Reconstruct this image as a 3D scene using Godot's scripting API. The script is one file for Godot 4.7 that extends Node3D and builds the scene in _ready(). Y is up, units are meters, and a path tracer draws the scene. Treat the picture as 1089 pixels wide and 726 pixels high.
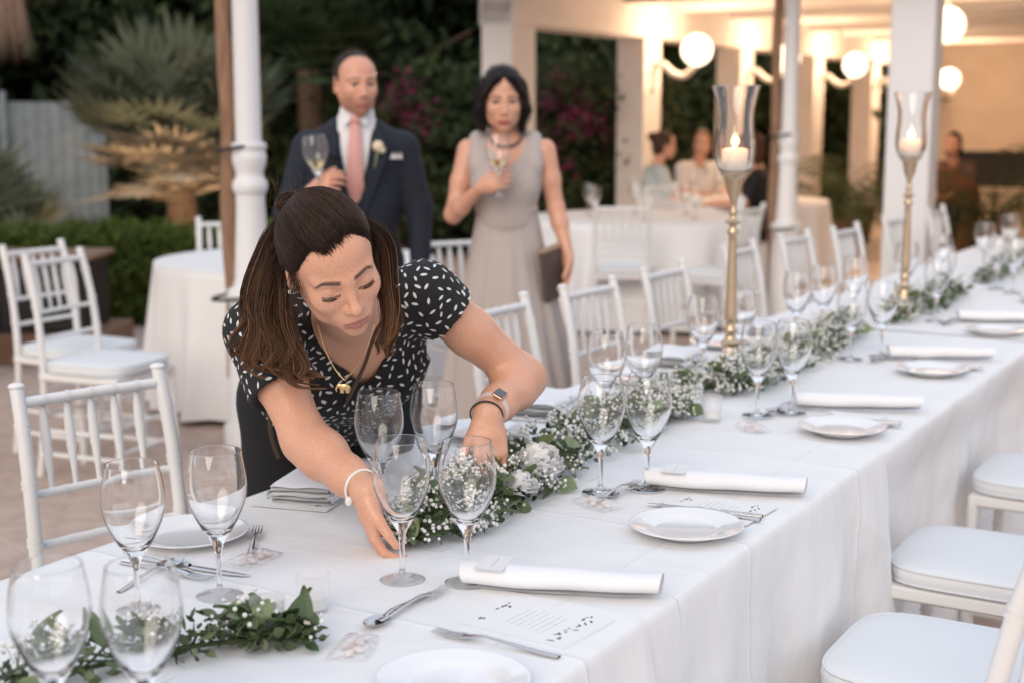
extends Node3D
# Dusk terrace dinner: a woman dresses a long white table, guests stand and sit behind.

const FOCUS := 2.44
var M := {}
var rng := RandomNumberGenerator.new()
var used := {}
var glass_parts := []
# table frame: D runs along the table, N across it away from the near edge
var D := Vector3(0.50985, 0, -0.86026)
var N := Vector3(-0.86026, 0, -0.50985)
var P0 := Vector3(0.25693, 0, -2.12906)
var YAW := deg_to_rad(59.346)
const TOP := 0.75

func TP(s: float, w: float, y: float) -> Vector3:
	return P0 + D * s + N * w + Vector3(0, y, 0)

# ---------------------------------------------------------------- mesh builder
class MB:
	var v := PackedVector3Array()
	var n := PackedVector3Array()
	var c := PackedColorArray()
	var uv := PackedVector2Array()
	var ix := PackedInt32Array()
	var col := Color.WHITE

	func p(pos: Vector3, nor: Vector3, t := Vector2.ZERO) -> int:
		v.append(pos); n.append(nor); c.append(col); uv.append(t)
		return v.size() - 1

	func tri(a: int, b: int, d: int) -> void:
		var g := (v[b] - v[a]).cross(v[d] - v[a])
		if g.dot(n[a] + n[b] + n[d]) > 0.0:
			ix.append(a); ix.append(d); ix.append(b)
		else:
			ix.append(a); ix.append(b); ix.append(d)

	func quad(a: int, b: int, d: int, e: int) -> void:
		tri(a, b, d); tri(a, d, e)

	func flat(a: Vector3, b: Vector3, d: Vector3, out := Vector3.ZERO) -> void:
		var g := (b - a).cross(d - a)
		if g.length_squared() < 1e-16: return
		g = g.normalized()
		if out != Vector3.ZERO and g.dot(out) < 0.0: g = -g
		tri(p(a, g), p(b, g), p(d, g))

	func rect(a: Vector3, b: Vector3, d: Vector3, e: Vector3) -> void:
		var g := (b - a).cross(d - a).normalized()
		quad(p(a, g, Vector2(0, 0)), p(b, g, Vector2(1, 0)), p(d, g, Vector2(1, 1)), p(e, g, Vector2(0, 1)))

	func lathe(prof: Array, sides: int, xf := Transform3D(), soft := 0.6) -> void:
		var m := prof.size()
		var sn := []
		for j in m - 1:
			var dv: Vector2 = prof[j + 1] - prof[j]
			sn.append(Vector2(dv.y, -dv.x).normalized())
		for j in m - 1:
			var na: Vector2 = sn[j]
			var nb: Vector2 = sn[j]
			if j > 0 and sn[j - 1].dot(sn[j]) > soft: na = (sn[j - 1] + sn[j]).normalized()
			if j < m - 2 and sn[j + 1].dot(sn[j]) > soft: nb = (sn[j + 1] + sn[j]).normalized()
			var A := []
			var B := []
			for k in sides + 1:
				var t := TAU * k / sides
				var cs := cos(t)
				var sc := sin(t)
				A.append(p(xf * Vector3(prof[j].x * cs, prof[j].y, prof[j].x * sc), (xf.basis * Vector3(na.x * cs, na.y, na.x * sc)).normalized()))
				B.append(p(xf * Vector3(prof[j + 1].x * cs, prof[j + 1].y, prof[j + 1].x * sc), (xf.basis * Vector3(nb.x * cs, nb.y, nb.x * sc)).normalized()))
			for k in sides:
				if prof[j].x > 1e-6: tri(A[k], A[k + 1], B[k])
				if prof[j + 1].x > 1e-6: tri(A[k + 1], B[k + 1], B[k])

	# a tube along points with a radius each (float or Array)
	func tube(pts: Array, rad, sides := 6, caps := true, flatten := 1.0, updir := Vector3.ZERO) -> void:
		var m := pts.size()
		var up := Vector3.UP
		var t0: Vector3 = (pts[1] - pts[0]).normalized()
		if updir != Vector3.ZERO: up = updir
		elif absf(t0.dot(up)) > 0.9: up = Vector3.RIGHT
		var x := (up - t0 * up.dot(t0)).normalized()
		var prev := []
		for j in m:
			var t: Vector3 = (pts[mini(j + 1, m - 1)] - pts[maxi(j - 1, 0)]).normalized()
			x = (x - t * x.dot(t)).normalized()
			var y := t.cross(x)
			var r: float = rad if rad is float else rad[j]
			var ring := []
			for k in sides:
				var a := TAU * k / sides
				var o := x * cos(a) * flatten + y * sin(a)
				var nn := (x * cos(a) + y * sin(a) * flatten).normalized()
				ring.append(p(pts[j] + o * r, nn))
			if j > 0:
				for k in sides:
					quad(prev[k], prev[(k + 1) % sides], ring[(k + 1) % sides], ring[k])
			if caps and (j == 0 or j == m - 1):
				var cn := -t if j == 0 else t
				var ci := p(pts[j], cn)
				for k in sides:
					tri(ci, p(v[ring[k]], cn), p(v[ring[(k + 1) % sides]], cn))
			prev = ring

	# bevelled box, centre + size, in a transform
	func box(ctr: Vector3, size: Vector3, bev := 0.004, xf := Transform3D()) -> void:
		var h := size * 0.5
		var b := minf(bev, minf(h.x, minf(h.y, h.z)) * 0.9)
		var q := {}
		for sx in [-1, 1]:
			for sy in [-1, 1]:
				for sz in [-1, 1]:
					var s := Vector3(sx, sy, sz)
					for ax in 3:
						var o := h - Vector3(b, b, b)
						o[ax] = h[ax]
						var nn := Vector3.ZERO
						nn[ax] = s[ax]
						q[[sx, sy, sz, ax]] = p(xf * (ctr + o * s), (xf.basis * nn).normalized())
		for ax in 3:
			var u := (ax + 1) % 3
			var w := (ax + 2) % 3
			for s in [-1, 1]:
				var k := []
				for e in [[-1, -1], [1, -1], [1, 1], [-1, 1]]:
					var key := [0, 0, 0, ax]
					key[ax] = s; key[u] = e[0]; key[w] = e[1]
					k.append(q[key])
				quad(k[0], k[1], k[2], k[3])
			for su in [-1, 1]:
				for sw in [-1, 1]:
					var ka := [0, 0, 0, u]
					ka[ax] = -1; ka[u] = su; ka[w] = sw
					var kb := ka.duplicate(); kb[ax] = 1
					var kc := kb.duplicate(); kc[3] = w
					var kd := ka.duplicate(); kd[3] = w
					quad(q[ka], q[kb], q[kc], q[kd])
		for sx in [-1, 1]:
			for sy in [-1, 1]:
				for sz in [-1, 1]:
					tri(q[[sx, sy, sz, 0]], q[[sx, sy, sz, 1]], q[[sx, sy, sz, 2]])

	func ball(ctr: Vector3, r: Vector3, rings := 8, sides := 12, bas := Basis()) -> void:
		var prev := []
		for j in rings + 1:
			var th := PI * j / rings
			var ring := []
			for k in sides:
				var ph := TAU * k / sides
				var u := Vector3(sin(th) * cos(ph), cos(th), sin(th) * sin(ph))
				ring.append(p(ctr + bas * (u * r), (bas * (u / r)).normalized()))
			if j > 0:
				for k in sides:
					if j > 1: tri(prev[k], prev[(k + 1) % sides], ring[k])
					if j < rings: tri(prev[(k + 1) % sides], ring[(k + 1) % sides], ring[k])
			prev = ring

	# grid of points f(i,j) -> Vector3, smooth normals
	func grid(nu: int, nv: int, f: Callable, facing := Vector3.ZERO) -> void:
		var base := v.size()
		var pts := []
		for j in nv + 1:
			for i in nu + 1:
				pts.append(f.call(float(i) / nu, float(j) / nv))
		for j in nv + 1:
			for i in nu + 1:
				var du: Vector3 = pts[j * (nu + 1) + mini(i + 1, nu)] - pts[j * (nu + 1) + maxi(i - 1, 0)]
				var dv: Vector3 = pts[mini(j + 1, nv) * (nu + 1) + i] - pts[maxi(j - 1, 0) * (nu + 1) + i]
				var g := du.cross(dv).normalized()
				if facing != Vector3.ZERO and g.dot(facing) < 0.0: g = -g
				p(pts[j * (nu + 1) + i], g, Vector2(float(i) / nu, float(j) / nv))
		for j in nv:
			for i in nu:
				var a := base + j * (nu + 1) + i
				quad(a, a + 1, a + nu + 2, a + nu + 1)

	func mesh(off := Vector3.ZERO) -> ArrayMesh:
		var arr := []
		arr.resize(Mesh.ARRAY_MAX)
		var vv := v
		if off != Vector3.ZERO:
			vv = PackedVector3Array()
			vv.resize(v.size())
			for k in v.size(): vv[k] = v[k] + off
		arr[Mesh.ARRAY_VERTEX] = vv
		arr[Mesh.ARRAY_NORMAL] = n
		arr[Mesh.ARRAY_COLOR] = c
		arr[Mesh.ARRAY_TEX_UV] = uv
		arr[Mesh.ARRAY_INDEX] = ix
		var m := ArrayMesh.new()
		m.add_surface_from_arrays(Mesh.PRIMITIVE_TRIANGLES, arr)
		return m

# ---------------------------------------------------------------- implicit surfaces (bodies)
class Prim:
	var kind := 0
	var a := Vector3.ZERO
	var ba := Vector3.ZERO
	var ibb := 0.0
	var ra := 0.0
	var rb := 0.0
	var k := 0.01
	var sub := false
	var inv := Basis()
	var irad := Vector3.ONE
	var lo := Vector3.ZERO
	var hi := Vector3.ZERO

class Sdf:
	var l: Array[Prim] = []
	var lo := Vector3(1e3, 1e3, 1e3)
	var hi := Vector3(-1e3, -1e3, -1e3)

	func cone(a: Vector3, b: Vector3, ra: float, rb: float, k := 0.02, sub := false) -> void:
		var q := Prim.new()
		q.a = a; q.ba = b - a; q.ibb = 1.0 / maxf(q.ba.length_squared(), 1e-9)
		q.ra = ra; q.rb = rb; q.k = k; q.sub = sub
		l.append(q)
		if not sub:
			var r := Vector3.ONE * (maxf(ra, rb) + k * 0.3)
			lo = lo.min(a.min(b) - r); hi = hi.max(a.max(b) + r)

	func chain(pts: Array, rs: Array, k := 0.02) -> void:
		for j in pts.size() - 1: cone(pts[j], pts[j + 1], rs[j], rs[j + 1], k)

	func ell(ctr: Vector3, rad: Vector3, bas := Basis(), k := 0.02, sub := false) -> void:
		var q := Prim.new()
		q.kind = 1; q.a = ctr; q.inv = bas.transposed(); q.irad = Vector3.ONE / rad
		q.k = k; q.sub = sub
		l.append(q)
		if not sub:
			var r := Vector3.ONE * (maxf(rad.x, maxf(rad.y, rad.z)) + k * 0.3)
			lo = lo.min(ctr - r); hi = hi.max(ctr + r)

	# half space (kept side is against the normal) used to trim
	func cut(pt: Vector3, nor: Vector3, k := 0.004) -> void:
		var q := Prim.new()
		q.kind = 2; q.a = pt; q.ba = nor.normalized(); q.k = k; q.sub = true
		l.append(q)

	func one(q: Prim, p: Vector3) -> float:
		if q.kind == 0:
			var pa := p - q.a
			var h := clampf(pa.dot(q.ba) * q.ibb, 0.0, 1.0)
			return (pa - q.ba * h).length() - (q.ra + (q.rb - q.ra) * h)
		if q.kind == 2:
			return -(p - q.a).dot(q.ba)
		var s := (q.inv * (p - q.a)) * q.irad
		var k0 := s.length()
		var k1 := (s * q.irad).length()
		return k0 * (k0 - 1.0) / maxf(k1, 1e-6)

	func ev(p: Vector3, lst: Array[Prim]) -> float:
		var d := 10.0
		for q in lst:
			var e := 0.0
			if q.kind == 0:
				var pa := p - q.a
				var h := clampf(pa.dot(q.ba) * q.ibb, 0.0, 1.0)
				e = (pa - q.ba * h).length() - (q.ra + (q.rb - q.ra) * h)
			elif q.kind == 1:
				var s := (q.inv * (p - q.a)) * q.irad
				var k0 := s.length()
				e = k0 * (k0 - 1.0) / maxf((s * q.irad).length(), 1e-6)
			else:
				e = -(p - q.a).dot(q.ba)
			if q.sub:
				var g := maxf(q.k - absf(-e - d), 0.0) / q.k
				d = maxf(d, -e) + g * g * q.k * 0.25
			else:
				var g := maxf(q.k - absf(d - e), 0.0) / q.k
				d = minf(d, e) - g * g * q.k * 0.25
		return d

	# surface nets into mb; colour from callable(Vector3)->Color; clip box optional
	func build(mb: MB, cell: float, colf = null, clo := Vector3(-1e3, -1e3, -1e3), chi := Vector3(1e3, 1e3, 1e3)) -> void:
		var o := lo.max(clo) - Vector3.ONE * cell * 2.0
		var e := hi.min(chi) + Vector3.ONE * cell * 2.0
		var bs := 4
		var bx := int(ceil((e.x - o.x) / cell / bs))
		var by := int(ceil((e.y - o.y) / cell / bs))
		var bz := int(ceil((e.z - o.z) / cell / bs))
		var nx := bx * bs
		var ny := by * bs
		var nz := bz * bs
		var sy := nx + 1
		var sz := (nx + 1) * (ny + 1)
		var G := PackedFloat32Array()
		G.resize(sz * (nz + 1))
		G.fill(1e6)
		var R := cell * bs * 0.88
		var act := []
		# coarse pass: skip super blocks of 4x4x4 blocks
		var sb := 4
		for KZ in range(0, bz, sb):
			for KY in range(0, by, sb):
				for KX in range(0, bx, sb):
					var C := o + Vector3(KX + sb * 0.5, KY + sb * 0.5, KZ + sb * 0.5) * (cell * bs)
					var RR := R * sb
					var near: Array[Prim] = cull(C, l, RR)
					var dc := ev(C, near)
					if absf(dc) > RR * 1.5 + 0.01: continue
					for kz in range(KZ, mini(KZ + sb, bz)):
						for ky in range(KY, mini(KY + sb, by)):
							for kx in range(KX, mini(KX + sb, bx)):
								var c := o + Vector3(kx + 0.5, ky + 0.5, kz + 0.5) * (cell * bs)
								var sub: Array[Prim] = cull(c, near, R)
								if absf(ev(c, sub)) > R * 1.5 + 0.002: continue
								act.append(Vector3i(kx * bs, ky * bs, kz * bs))
								for z in bs + 1:
									for y in bs + 1:
										var gi := (kz * bs + z) * sz + (ky * bs + y) * sy + kx * bs
										for x in bs + 1:
											if G[gi + x] > 1e5:
												G[gi + x] = ev(o + Vector3(kx * bs + x, ky * bs + y, kz * bs + z) * cell, sub)
		var V := PackedInt32Array()
		V.resize(sz * (nz + 1))
		V.fill(-1)
		var first := mb.v.size()
		var offs := [0, 1, sy, sy + 1, sz, sz + 1, sz + sy, sz + sy + 1]
		var edges := [[0, 1], [2, 3], [4, 5], [6, 7], [0, 2], [1, 3], [4, 6], [5, 7], [0, 4], [1, 5], [2, 6], [3, 7]]
		var cells := PackedInt32Array()
		for b: Vector3i in act:
			for z in bs:
				for y in bs:
					var gi := (b.z + z) * sz + (b.y + y) * sy + b.x
					for x in bs:
						var at := gi + x
						var m := 0
						for q in 8:
							if G[at + offs[q]] < 0.0: m |= 1 << q
						if m == 0 or m == 255: continue
						var acc := Vector3.ZERO
						var cnt := 0
						for ed in edges:
							var p0: int = ed[0]
							var p1: int = ed[1]
							if ((m >> p0) & 1) == ((m >> p1) & 1): continue
							var g0 := G[at + offs[p0]]
							var g1 := G[at + offs[p1]]
							var t := g0 / (g0 - g1)
							acc += Vector3(lerpf(p0 & 1, p1 & 1, t), lerpf((p0 >> 1) & 1, (p1 >> 1) & 1, t), lerpf((p0 >> 2) & 1, (p1 >> 2) & 1, t))
							cnt += 1
						var pos := o + (Vector3(b.x + x, b.y + y, b.z + z) + acc / cnt) * cell
						V[at] = mb.v.size()
						mb.v.append(pos); mb.n.append(Vector3.ZERO); mb.uv.append(Vector2.ZERO)
						mb.c.append(colf.call(pos) if colf != null else mb.col)
						cells.append(at)
		for at in cells:
			var s0 := G[at] < 0.0
			for ax in 3:
				var st: int = [1, sy, sz][ax]
				var s1 := G[at + st] < 0.0
				if s0 == s1: continue
				var u: int = [sy, sz, 1][ax]
				var w: int = [sz, 1, sy][ax]
				if at - u - w < 0: continue
				var a := V[at]
				var b2 := V[at - u]
				var c2 := V[at - u - w]
				var d2 := V[at - w]
				if a < 0 or b2 < 0 or c2 < 0 or d2 < 0: continue
				var fn := (mb.v[c2] - mb.v[a]).cross(mb.v[d2] - mb.v[b2])
				if not s0: fn = -fn
				mb.n[a] += fn
				mb.n[b2] += fn
				mb.n[c2] += fn
				mb.n[d2] += fn
				if s0:
					mb.ix.append_array(PackedInt32Array([a, c2, b2, a, d2, c2]))
				else:
					mb.ix.append_array(PackedInt32Array([a, b2, c2, a, c2, d2]))
		for q in range(first, mb.v.size()): mb.n[q] = mb.n[q].normalized()

	func cull(c: Vector3, from: Array[Prim], R: float) -> Array[Prim]:
		var es := PackedFloat32Array()
		var best := 1e3
		for q in from:
			var e := one(q, c)
			es.append(e)
			if not q.sub and e < best: best = e
		var r: Array[Prim] = []
		for k in from.size():
			var q := from[k]
			if q.sub:
				if es[k] < R * 1.6 + q.k: r.append(q)
			elif es[k] < best + R * 2.6 + q.k: r.append(q)
		return r

# ---------------------------------------------------------------- scene helpers
func lin(r: float, g: float, b: float, a := 1.0) -> Color:
	var c := Color(r, g, b).linear_to_srgb()
	c.a = a
	return c

func mat(called: String, c: Color, rough := 0.6, metal := 0.0) -> StandardMaterial3D:
	var m := StandardMaterial3D.new()
	m.resource_name = called
	m.albedo_color = c
	m.roughness = rough
	m.metallic = metal
	M[called] = m
	return m

func vmat(called: String, rough := 0.6) -> StandardMaterial3D:
	var m := mat(called, Color.WHITE, rough)
	m.vertex_color_use_as_albedo = true
	return m

func noise_tex(freq: float, ramp: Array, size := 512, octaves := 4, seed_ := 1, normal := false, kind := FastNoiseLite.TYPE_SIMPLEX_SMOOTH) -> NoiseTexture2D:
	var f := FastNoiseLite.new()
	f.seed = seed_
	f.frequency = freq
	f.noise_type = kind
	f.fractal_octaves = octaves
	var t := NoiseTexture2D.new()
	t.width = size; t.height = size
	t.seamless = true
	t.noise = f
	t.as_normal_map = normal
	if ramp.size():
		var g := Gradient.new()
		g.offsets = PackedFloat32Array(ramp.map(func(e): return e[0]))
		g.colors = PackedColorArray(ramp.map(func(e): return e[1]))
		t.color_ramp = g
	return t

func tri_map(m: StandardMaterial3D, scale: Vector3, world := true) -> void:
	m.uv1_triplanar = true
	m.uv1_world_triplanar = world
	m.uv1_scale = scale
	m.uv1_triplanar_sharpness = 4.0

func numbered(called: String) -> String:
	var k: int = used.get(called, 0)
	used[called] = k + 1
	return called if k == 0 else "%s_%03d" % [called, k]

func thing(called: String, label: String, category: String, at := Vector3.ZERO, turn := 0.0, group := "") -> Node3D:
	var o := Node3D.new()
	o.name = numbered(called)
	add_child(o)
	o.position = at
	o.rotation.y = turn
	meta(o, label, category, group)
	return o

func meta(o: Node3D, label: String, category: String, group := "") -> void:
	o.set_meta("label", label)
	o.set_meta("category", category)
	if group != "": o.set_meta("group", group)

func put(parent: Node3D, called: String, mesh: Mesh, m: Material, xf := Transform3D()) -> MeshInstance3D:
	var o := MeshInstance3D.new()
	o.name = called
	o.mesh = mesh
	o.material_override = m
	o.transform = xf
	parent.add_child(o, true)
	return o

# geometry given in world coordinates, parent standing unturned at its base
func putw(parent: Node3D, called: String, mb: MB, m: Material, base: Vector3) -> MeshInstance3D:
	return put(parent, called, mb.mesh(-base), m)

func struct_(called: String, mb: MB, m: Material) -> MeshInstance3D:
	var o := put(self, called, mb.mesh(), m)
	o.set_meta("kind", "structure")
	return o

func single(called: String, mesh: Mesh, m: Material, xf: Transform3D, label: String, category: String, group := "") -> MeshInstance3D:
	var o := put(self, numbered(called), mesh, m, xf)
	meta(o, label, category, group)
	return o

func copy(o: Node3D, called: String, at: Vector3, turn: float, label: String) -> Node3D:
	var r: Node3D = o.duplicate()
	r.name = numbered(called)
	add_child(r)
	r.position = at
	r.rotation = Vector3(0, turn, 0)
	r.set_meta("label", label)
	return r

func yaw_xf(at: Vector3, turn: float) -> Transform3D:
	return Transform3D(Basis(Vector3.UP, turn), at)

func spline(pts: Array, per: int) -> Array:
	var r := []
	var m := pts.size()
	for j in m - 1:
		var a: Vector3 = pts[maxi(j - 1, 0)]
		var b: Vector3 = pts[j]
		var c: Vector3 = pts[j + 1]
		var d: Vector3 = pts[mini(j + 2, m - 1)]
		for k in per:
			r.append(b.cubic_interpolate(c, a, d, float(k) / per))
	r.append(pts[m - 1])
	return r

# ================================================================ scene
func _ready() -> void:
	rng.seed = 7
	var cam := Camera3D.new()
	cam.name = "camera"
	add_child(cam)
	cam.position = Vector3(0, 1.5, 0)
	cam.rotation_degrees = Vector3(-9.165, 0, 0)
	cam.near = 0.05
	cam.far = 400.0
	var at := CameraAttributesPhysical.new()
	at.frustum_focal_length = 49.59
	at.frustum_focus_distance = FOCUS
	at.frustum_near = 0.05
	at.frustum_far = 400.0
	at.exposure_aperture = 3.1
	cam.attributes = at
	cam.fov = 27.208
	cam.current = true

	var we := WorldEnvironment.new()
	we.name = "environment"
	var env := Environment.new()
	env.background_mode = Environment.BG_SKY
	var sm := ProceduralSkyMaterial.new()
	sm.sky_top_color = Color(0.86, 0.91, 0.99)
	sm.sky_horizon_color = Color(0.96, 0.93, 0.93)
	sm.sky_curve = 0.2
	sm.ground_bottom_color = Color(0.40, 0.36, 0.33)
	sm.ground_horizon_color = Color(0.75, 0.70, 0.68)
	sm.sky_energy_multiplier = 1.0
	var sky := Sky.new()
	sky.sky_material = sm
	env.sky = sky
	env.background_energy_multiplier = 0.95
	env.tonemap_mode = Environment.TONE_MAPPER_LINEAR
	env.tonemap_exposure = 1.24
	env.sdfgi_enabled = true
	env.ssao_enabled = true
	env.ssil_enabled = true
	we.environment = env
	add_child(we)
	# the last glow of the sky behind the photographer, very soft
	var sun := DirectionalLight3D.new()
	sun.name = "dusk_glow"
	sun.light_color = Color(1.0, 0.955, 0.91)
	sun.light_energy = 0.50
	sun.light_angular_distance = 45.0
	sun.shadow_enabled = true
	add_child(sun)
	sun.look_at_from_position(Vector3(-1.6, 2.9, 5.2), Vector3(0, 0, 0))

	materials()
	build_ground()
	build_pavilion()
	build_columns()
	build_garden()
	build_tables()
	build_chairs()
	glass_parts = [bowl_mesh(), stem_mesh()]
	build_settings()
	build_garlands()
	build_people()

func materials() -> void:
	var m: StandardMaterial3D
	m = mat("ground", Color.WHITE, 0.85)
	m.albedo_texture = noise_tex(0.012, [[0.0, lin(0.40, 0.30, 0.245)], [0.45, lin(0.47, 0.36, 0.30)], [0.7, lin(0.52, 0.405, 0.34)], [1.0, lin(0.44, 0.335, 0.28)]], 1024, 6, 3)
	m.heightmap_enabled = true
	m.heightmap_texture = noise_tex(0.08, [], 512, 5, 5)
	m.heightmap_scale = 0.3
	tri_map(m, Vector3.ONE * 0.6)
	m = mat("floor_tile", Color.WHITE, 0.55)
	m.albedo_texture = noise_tex(0.01, [[0.0, lin(0.46, 0.36, 0.28)], [1.0, lin(0.56, 0.45, 0.36)]], 512, 5, 4)
	tri_map(m, Vector3.ONE * 0.5)
	m = mat("cloth", lin(0.80, 0.80, 0.805), 0.85)
	m.heightmap_enabled = true
	m.heightmap_texture = crease_tex()
	m.heightmap_scale = 2.2
	m.rim_enabled = true
	m.rim = 0.15
	m = mat("cloth_far", lin(0.80, 0.795, 0.80), 0.85)
	m = mat("napkin", lin(0.80, 0.805, 0.83), 0.8)
	m.heightmap_enabled = true
	m.heightmap_texture = noise_tex(0.35, [], 256, 2, 18)
	m.heightmap_scale = 0.02
	tri_map(m, Vector3.ONE * 12.0, false)
	m = mat("chair_paint", lin(0.78, 0.775, 0.775), 0.38)
	m.roughness_texture = noise_tex(0.05, [[0.0, Color(0.75, 0.75, 0.75)], [1.0, Color.WHITE]], 256, 4, 21)
	tri_map(m, Vector3.ONE * 3.0, false)
	m = mat("cushion", lin(0.73, 0.76, 0.79), 0.9)
	m.heightmap_enabled = true
	m.heightmap_texture = noise_tex(0.3, [], 256, 2, 9)
	m.heightmap_scale = 0.02
	tri_map(m, Vector3.ONE * 8.0, false)
	m = mat("column_paint", lin(0.78, 0.78, 0.80), 0.5)
	m = mat("stucco", Color.WHITE, 0.8)
	m.albedo_texture = noise_tex(0.02, [[0.0, lin(0.74, 0.69, 0.66)], [1.0, lin(0.81, 0.77, 0.74)]], 256, 5, 11)
	tri_map(m, Vector3.ONE * 0.7)
	m = mat("ceiling_paint", Color.WHITE, 0.8)
	m.albedo_texture = noise_tex(0.02, [[0.0, lin(0.70, 0.66, 0.62)], [1.0, lin(0.76, 0.72, 0.68)]], 256, 5, 12)
	tri_map(m, Vector3.ONE * 0.5)
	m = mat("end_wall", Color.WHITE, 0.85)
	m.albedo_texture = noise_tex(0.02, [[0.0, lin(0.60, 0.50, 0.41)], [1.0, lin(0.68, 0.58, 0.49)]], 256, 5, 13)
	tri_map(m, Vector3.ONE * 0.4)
	m = mat("timber", Color.WHITE, 0.8)
	m.albedo_texture = noise_tex(0.03, [[0.0, lin(0.16, 0.085, 0.05)], [0.5, lin(0.27, 0.155, 0.095)], [1.0, lin(0.36, 0.22, 0.14)]], 256, 5, 14)
	tri_map(m, Vector3(8, 0.7, 8))
	m = mat("strap", lin(0.012, 0.012, 0.013), 0.6)
	m = mat("glass", Color(1, 1, 1, 0.0), 0.0)
	m.refraction_enabled = true
	m.refraction_scale = 0.05
	m = mat("frosted_glass", Color(0.97, 0.97, 0.97, 0.12), 0.2)
	m.transparency = BaseMaterial3D.TRANSPARENCY_ALPHA
	m = mat("cellophane", Color(1, 0.98, 0.97, 0.18), 0.06)
	m.transparency = BaseMaterial3D.TRANSPARENCY_ALPHA
	m = mat("sugared_almond", lin(0.75, 0.66, 0.63), 0.4)
	m = mat("brass", lin(0.60, 0.46, 0.31), 0.42, 0.9)
	m.roughness_texture = noise_tex(0.06, [[0.0, Color(0.6, 0.6, 0.6)], [1.0, Color.WHITE]], 256, 4, 22)
	tri_map(m, Vector3.ONE * 6.0, false)
	m = mat("candle_wax", lin(0.80, 0.78, 0.76), 0.5)
	m.subsurf_scatter_enabled = true
	m.subsurf_scatter_strength = 0.4
	m = mat("wax_unlit", lin(0.80, 0.78, 0.76), 0.5)
	m = mat("flame", Color(1, 0.8, 0.5), 0.5)
	m.emission_enabled = true
	m.emission = Color(1.0, 0.85, 0.62)
	m.emission_energy_multiplier = 16.0
	m = mat("steel", lin(0.62, 0.60, 0.59), 0.2, 1.0)
	m = mat("porcelain", lin(0.80, 0.80, 0.81), 0.12)
	m.clearcoat_enabled = true
	m.clearcoat = 0.5
	m.clearcoat_roughness = 0.05
	m = mat("paper", lin(0.80, 0.80, 0.81), 0.75)
	m = mat("globe", Color(1, 0.97, 0.92), 0.4)
	m.emission_enabled = true
	m.emission = Color(1.0, 0.93, 0.82)
	m.emission_energy_multiplier = 2.2
	m = mat("bracket", lin(0.74, 0.70, 0.66), 0.5)
	for a in [["leaf_dark", 0.044, 0.066, 0.034], ["leaf_mid", 0.048, 0.074, 0.036], ["leaf_hedge", 0.10, 0.14, 0.035], ["leaf_palm", 0.120, 0.138, 0.096], ["leaf_plant", 0.07, 0.095, 0.04]]:
		m = mat(a[0], Color.WHITE, 0.7)
		m.vertex_color_use_as_albedo = true
		m.albedo_color = lin(a[1], a[2], a[3])
		m.metallic_specular = 0.2
	m = mat("frond_dry", lin(0.47, 0.39, 0.28), 0.8)
	m = mat("bark", Color.WHITE, 0.9)
	m.albedo_texture = noise_tex(0.05, [[0.0, lin(0.06, 0.04, 0.028)], [1.0, lin(0.18, 0.12, 0.08)]], 256, 5, 15)
	tri_map(m, Vector3(3, 1, 3))
	m = mat("blossom", lin(0.22, 0.020, 0.10), 0.7)
	m = mat("fence_paint", Color.WHITE, 0.7)
	m.albedo_texture = noise_tex(0.02, [[0.0, lin(0.15, 0.18, 0.20)], [1.0, lin(0.22, 0.26, 0.285)]], 256, 4, 16)
	tri_map(m, Vector3.ONE)
	m = mat("straw", Color.WHITE, 0.9)
	m.vertex_color_use_as_albedo = true
	m = mat("dark_wood", lin(0.012, 0.010, 0.010), 0.6)
	m = mat("terracotta", Color.WHITE, 0.85)
	m.albedo_texture = noise_tex(0.03, [[0.0, lin(0.17, 0.09, 0.055)], [1.0, lin(0.26, 0.15, 0.10)]], 256, 4, 17)
	tri_map(m, Vector3.ONE)
	m = mat("brown_wicker", lin(0.20, 0.075, 0.035), 0.7)
	m = mat("black_wicker", lin(0.02, 0.018, 0.02), 0.6)
	m = mat("lens_warm", Color(1, 0.7, 0.4), 0.4)
	m.emission_enabled = true
	m.emission = Color(1.0, 0.66, 0.35)
	m.emission_energy_multiplier = 3.0
	for a in [["leaf_round", 0.20, 0.25, 0.13, 0.55], ["leaf_round_b", 0.11, 0.145, 0.06, 0.5], ["leaf_olive", 0.085, 0.12, 0.055, 0.5], ["leaf_box", 0.035, 0.06, 0.022, 0.45]]:
		m = mat(a[0], lin(a[1], a[2], a[3]), a[4])
		m.backlight_enabled = true
		m.backlight = lin(a[1] * 0.7, a[2] * 0.8, a[3] * 0.4)
	m = mat("gypsophila", lin(0.80, 0.79, 0.75), 0.8)
	m = mat("petal", lin(0.82, 0.82, 0.82), 0.8)
	m.backlight_enabled = true
	m.backlight = Color(0.4, 0.4, 0.4)
	m = mat("stem", lin(0.06, 0.085, 0.03), 0.7)

# ironing creases, soft wrinkles and weave of the table linen (relief only)
func crease_tex() -> ImageTexture:
	var n := 768
	var im := Image.create(n, n, false, Image.FORMAT_RF)
	var a := FastNoiseLite.new()
	a.seed = 51
	a.frequency = 0.006
	a.fractal_type = FastNoiseLite.FRACTAL_RIDGED
	a.fractal_octaves = 3
	var w := FastNoiseLite.new()
	w.seed = 52
	w.frequency = 0.5
	var d := FastNoiseLite.new()
	d.seed = 53
	d.frequency = 0.01
	for y in n:
		for x in n:
			var h := 0.45 + 0.10 * a.get_noise_2d(x, y * 0.6) + 0.012 * w.get_noise_2d(x, y)
			var jx := 3.0 * d.get_noise_2d(x, y)
			for q in [n * 0.25, n * 0.75]:
				h += 0.10 * exp(-absf(x + jx - q) / 3.0) + 0.08 * exp(-absf(y + jx - q) / 3.0)
			im.set_pixel(x, y, Color(h, h, h))
	return ImageTexture.create_from_image(im)

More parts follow.
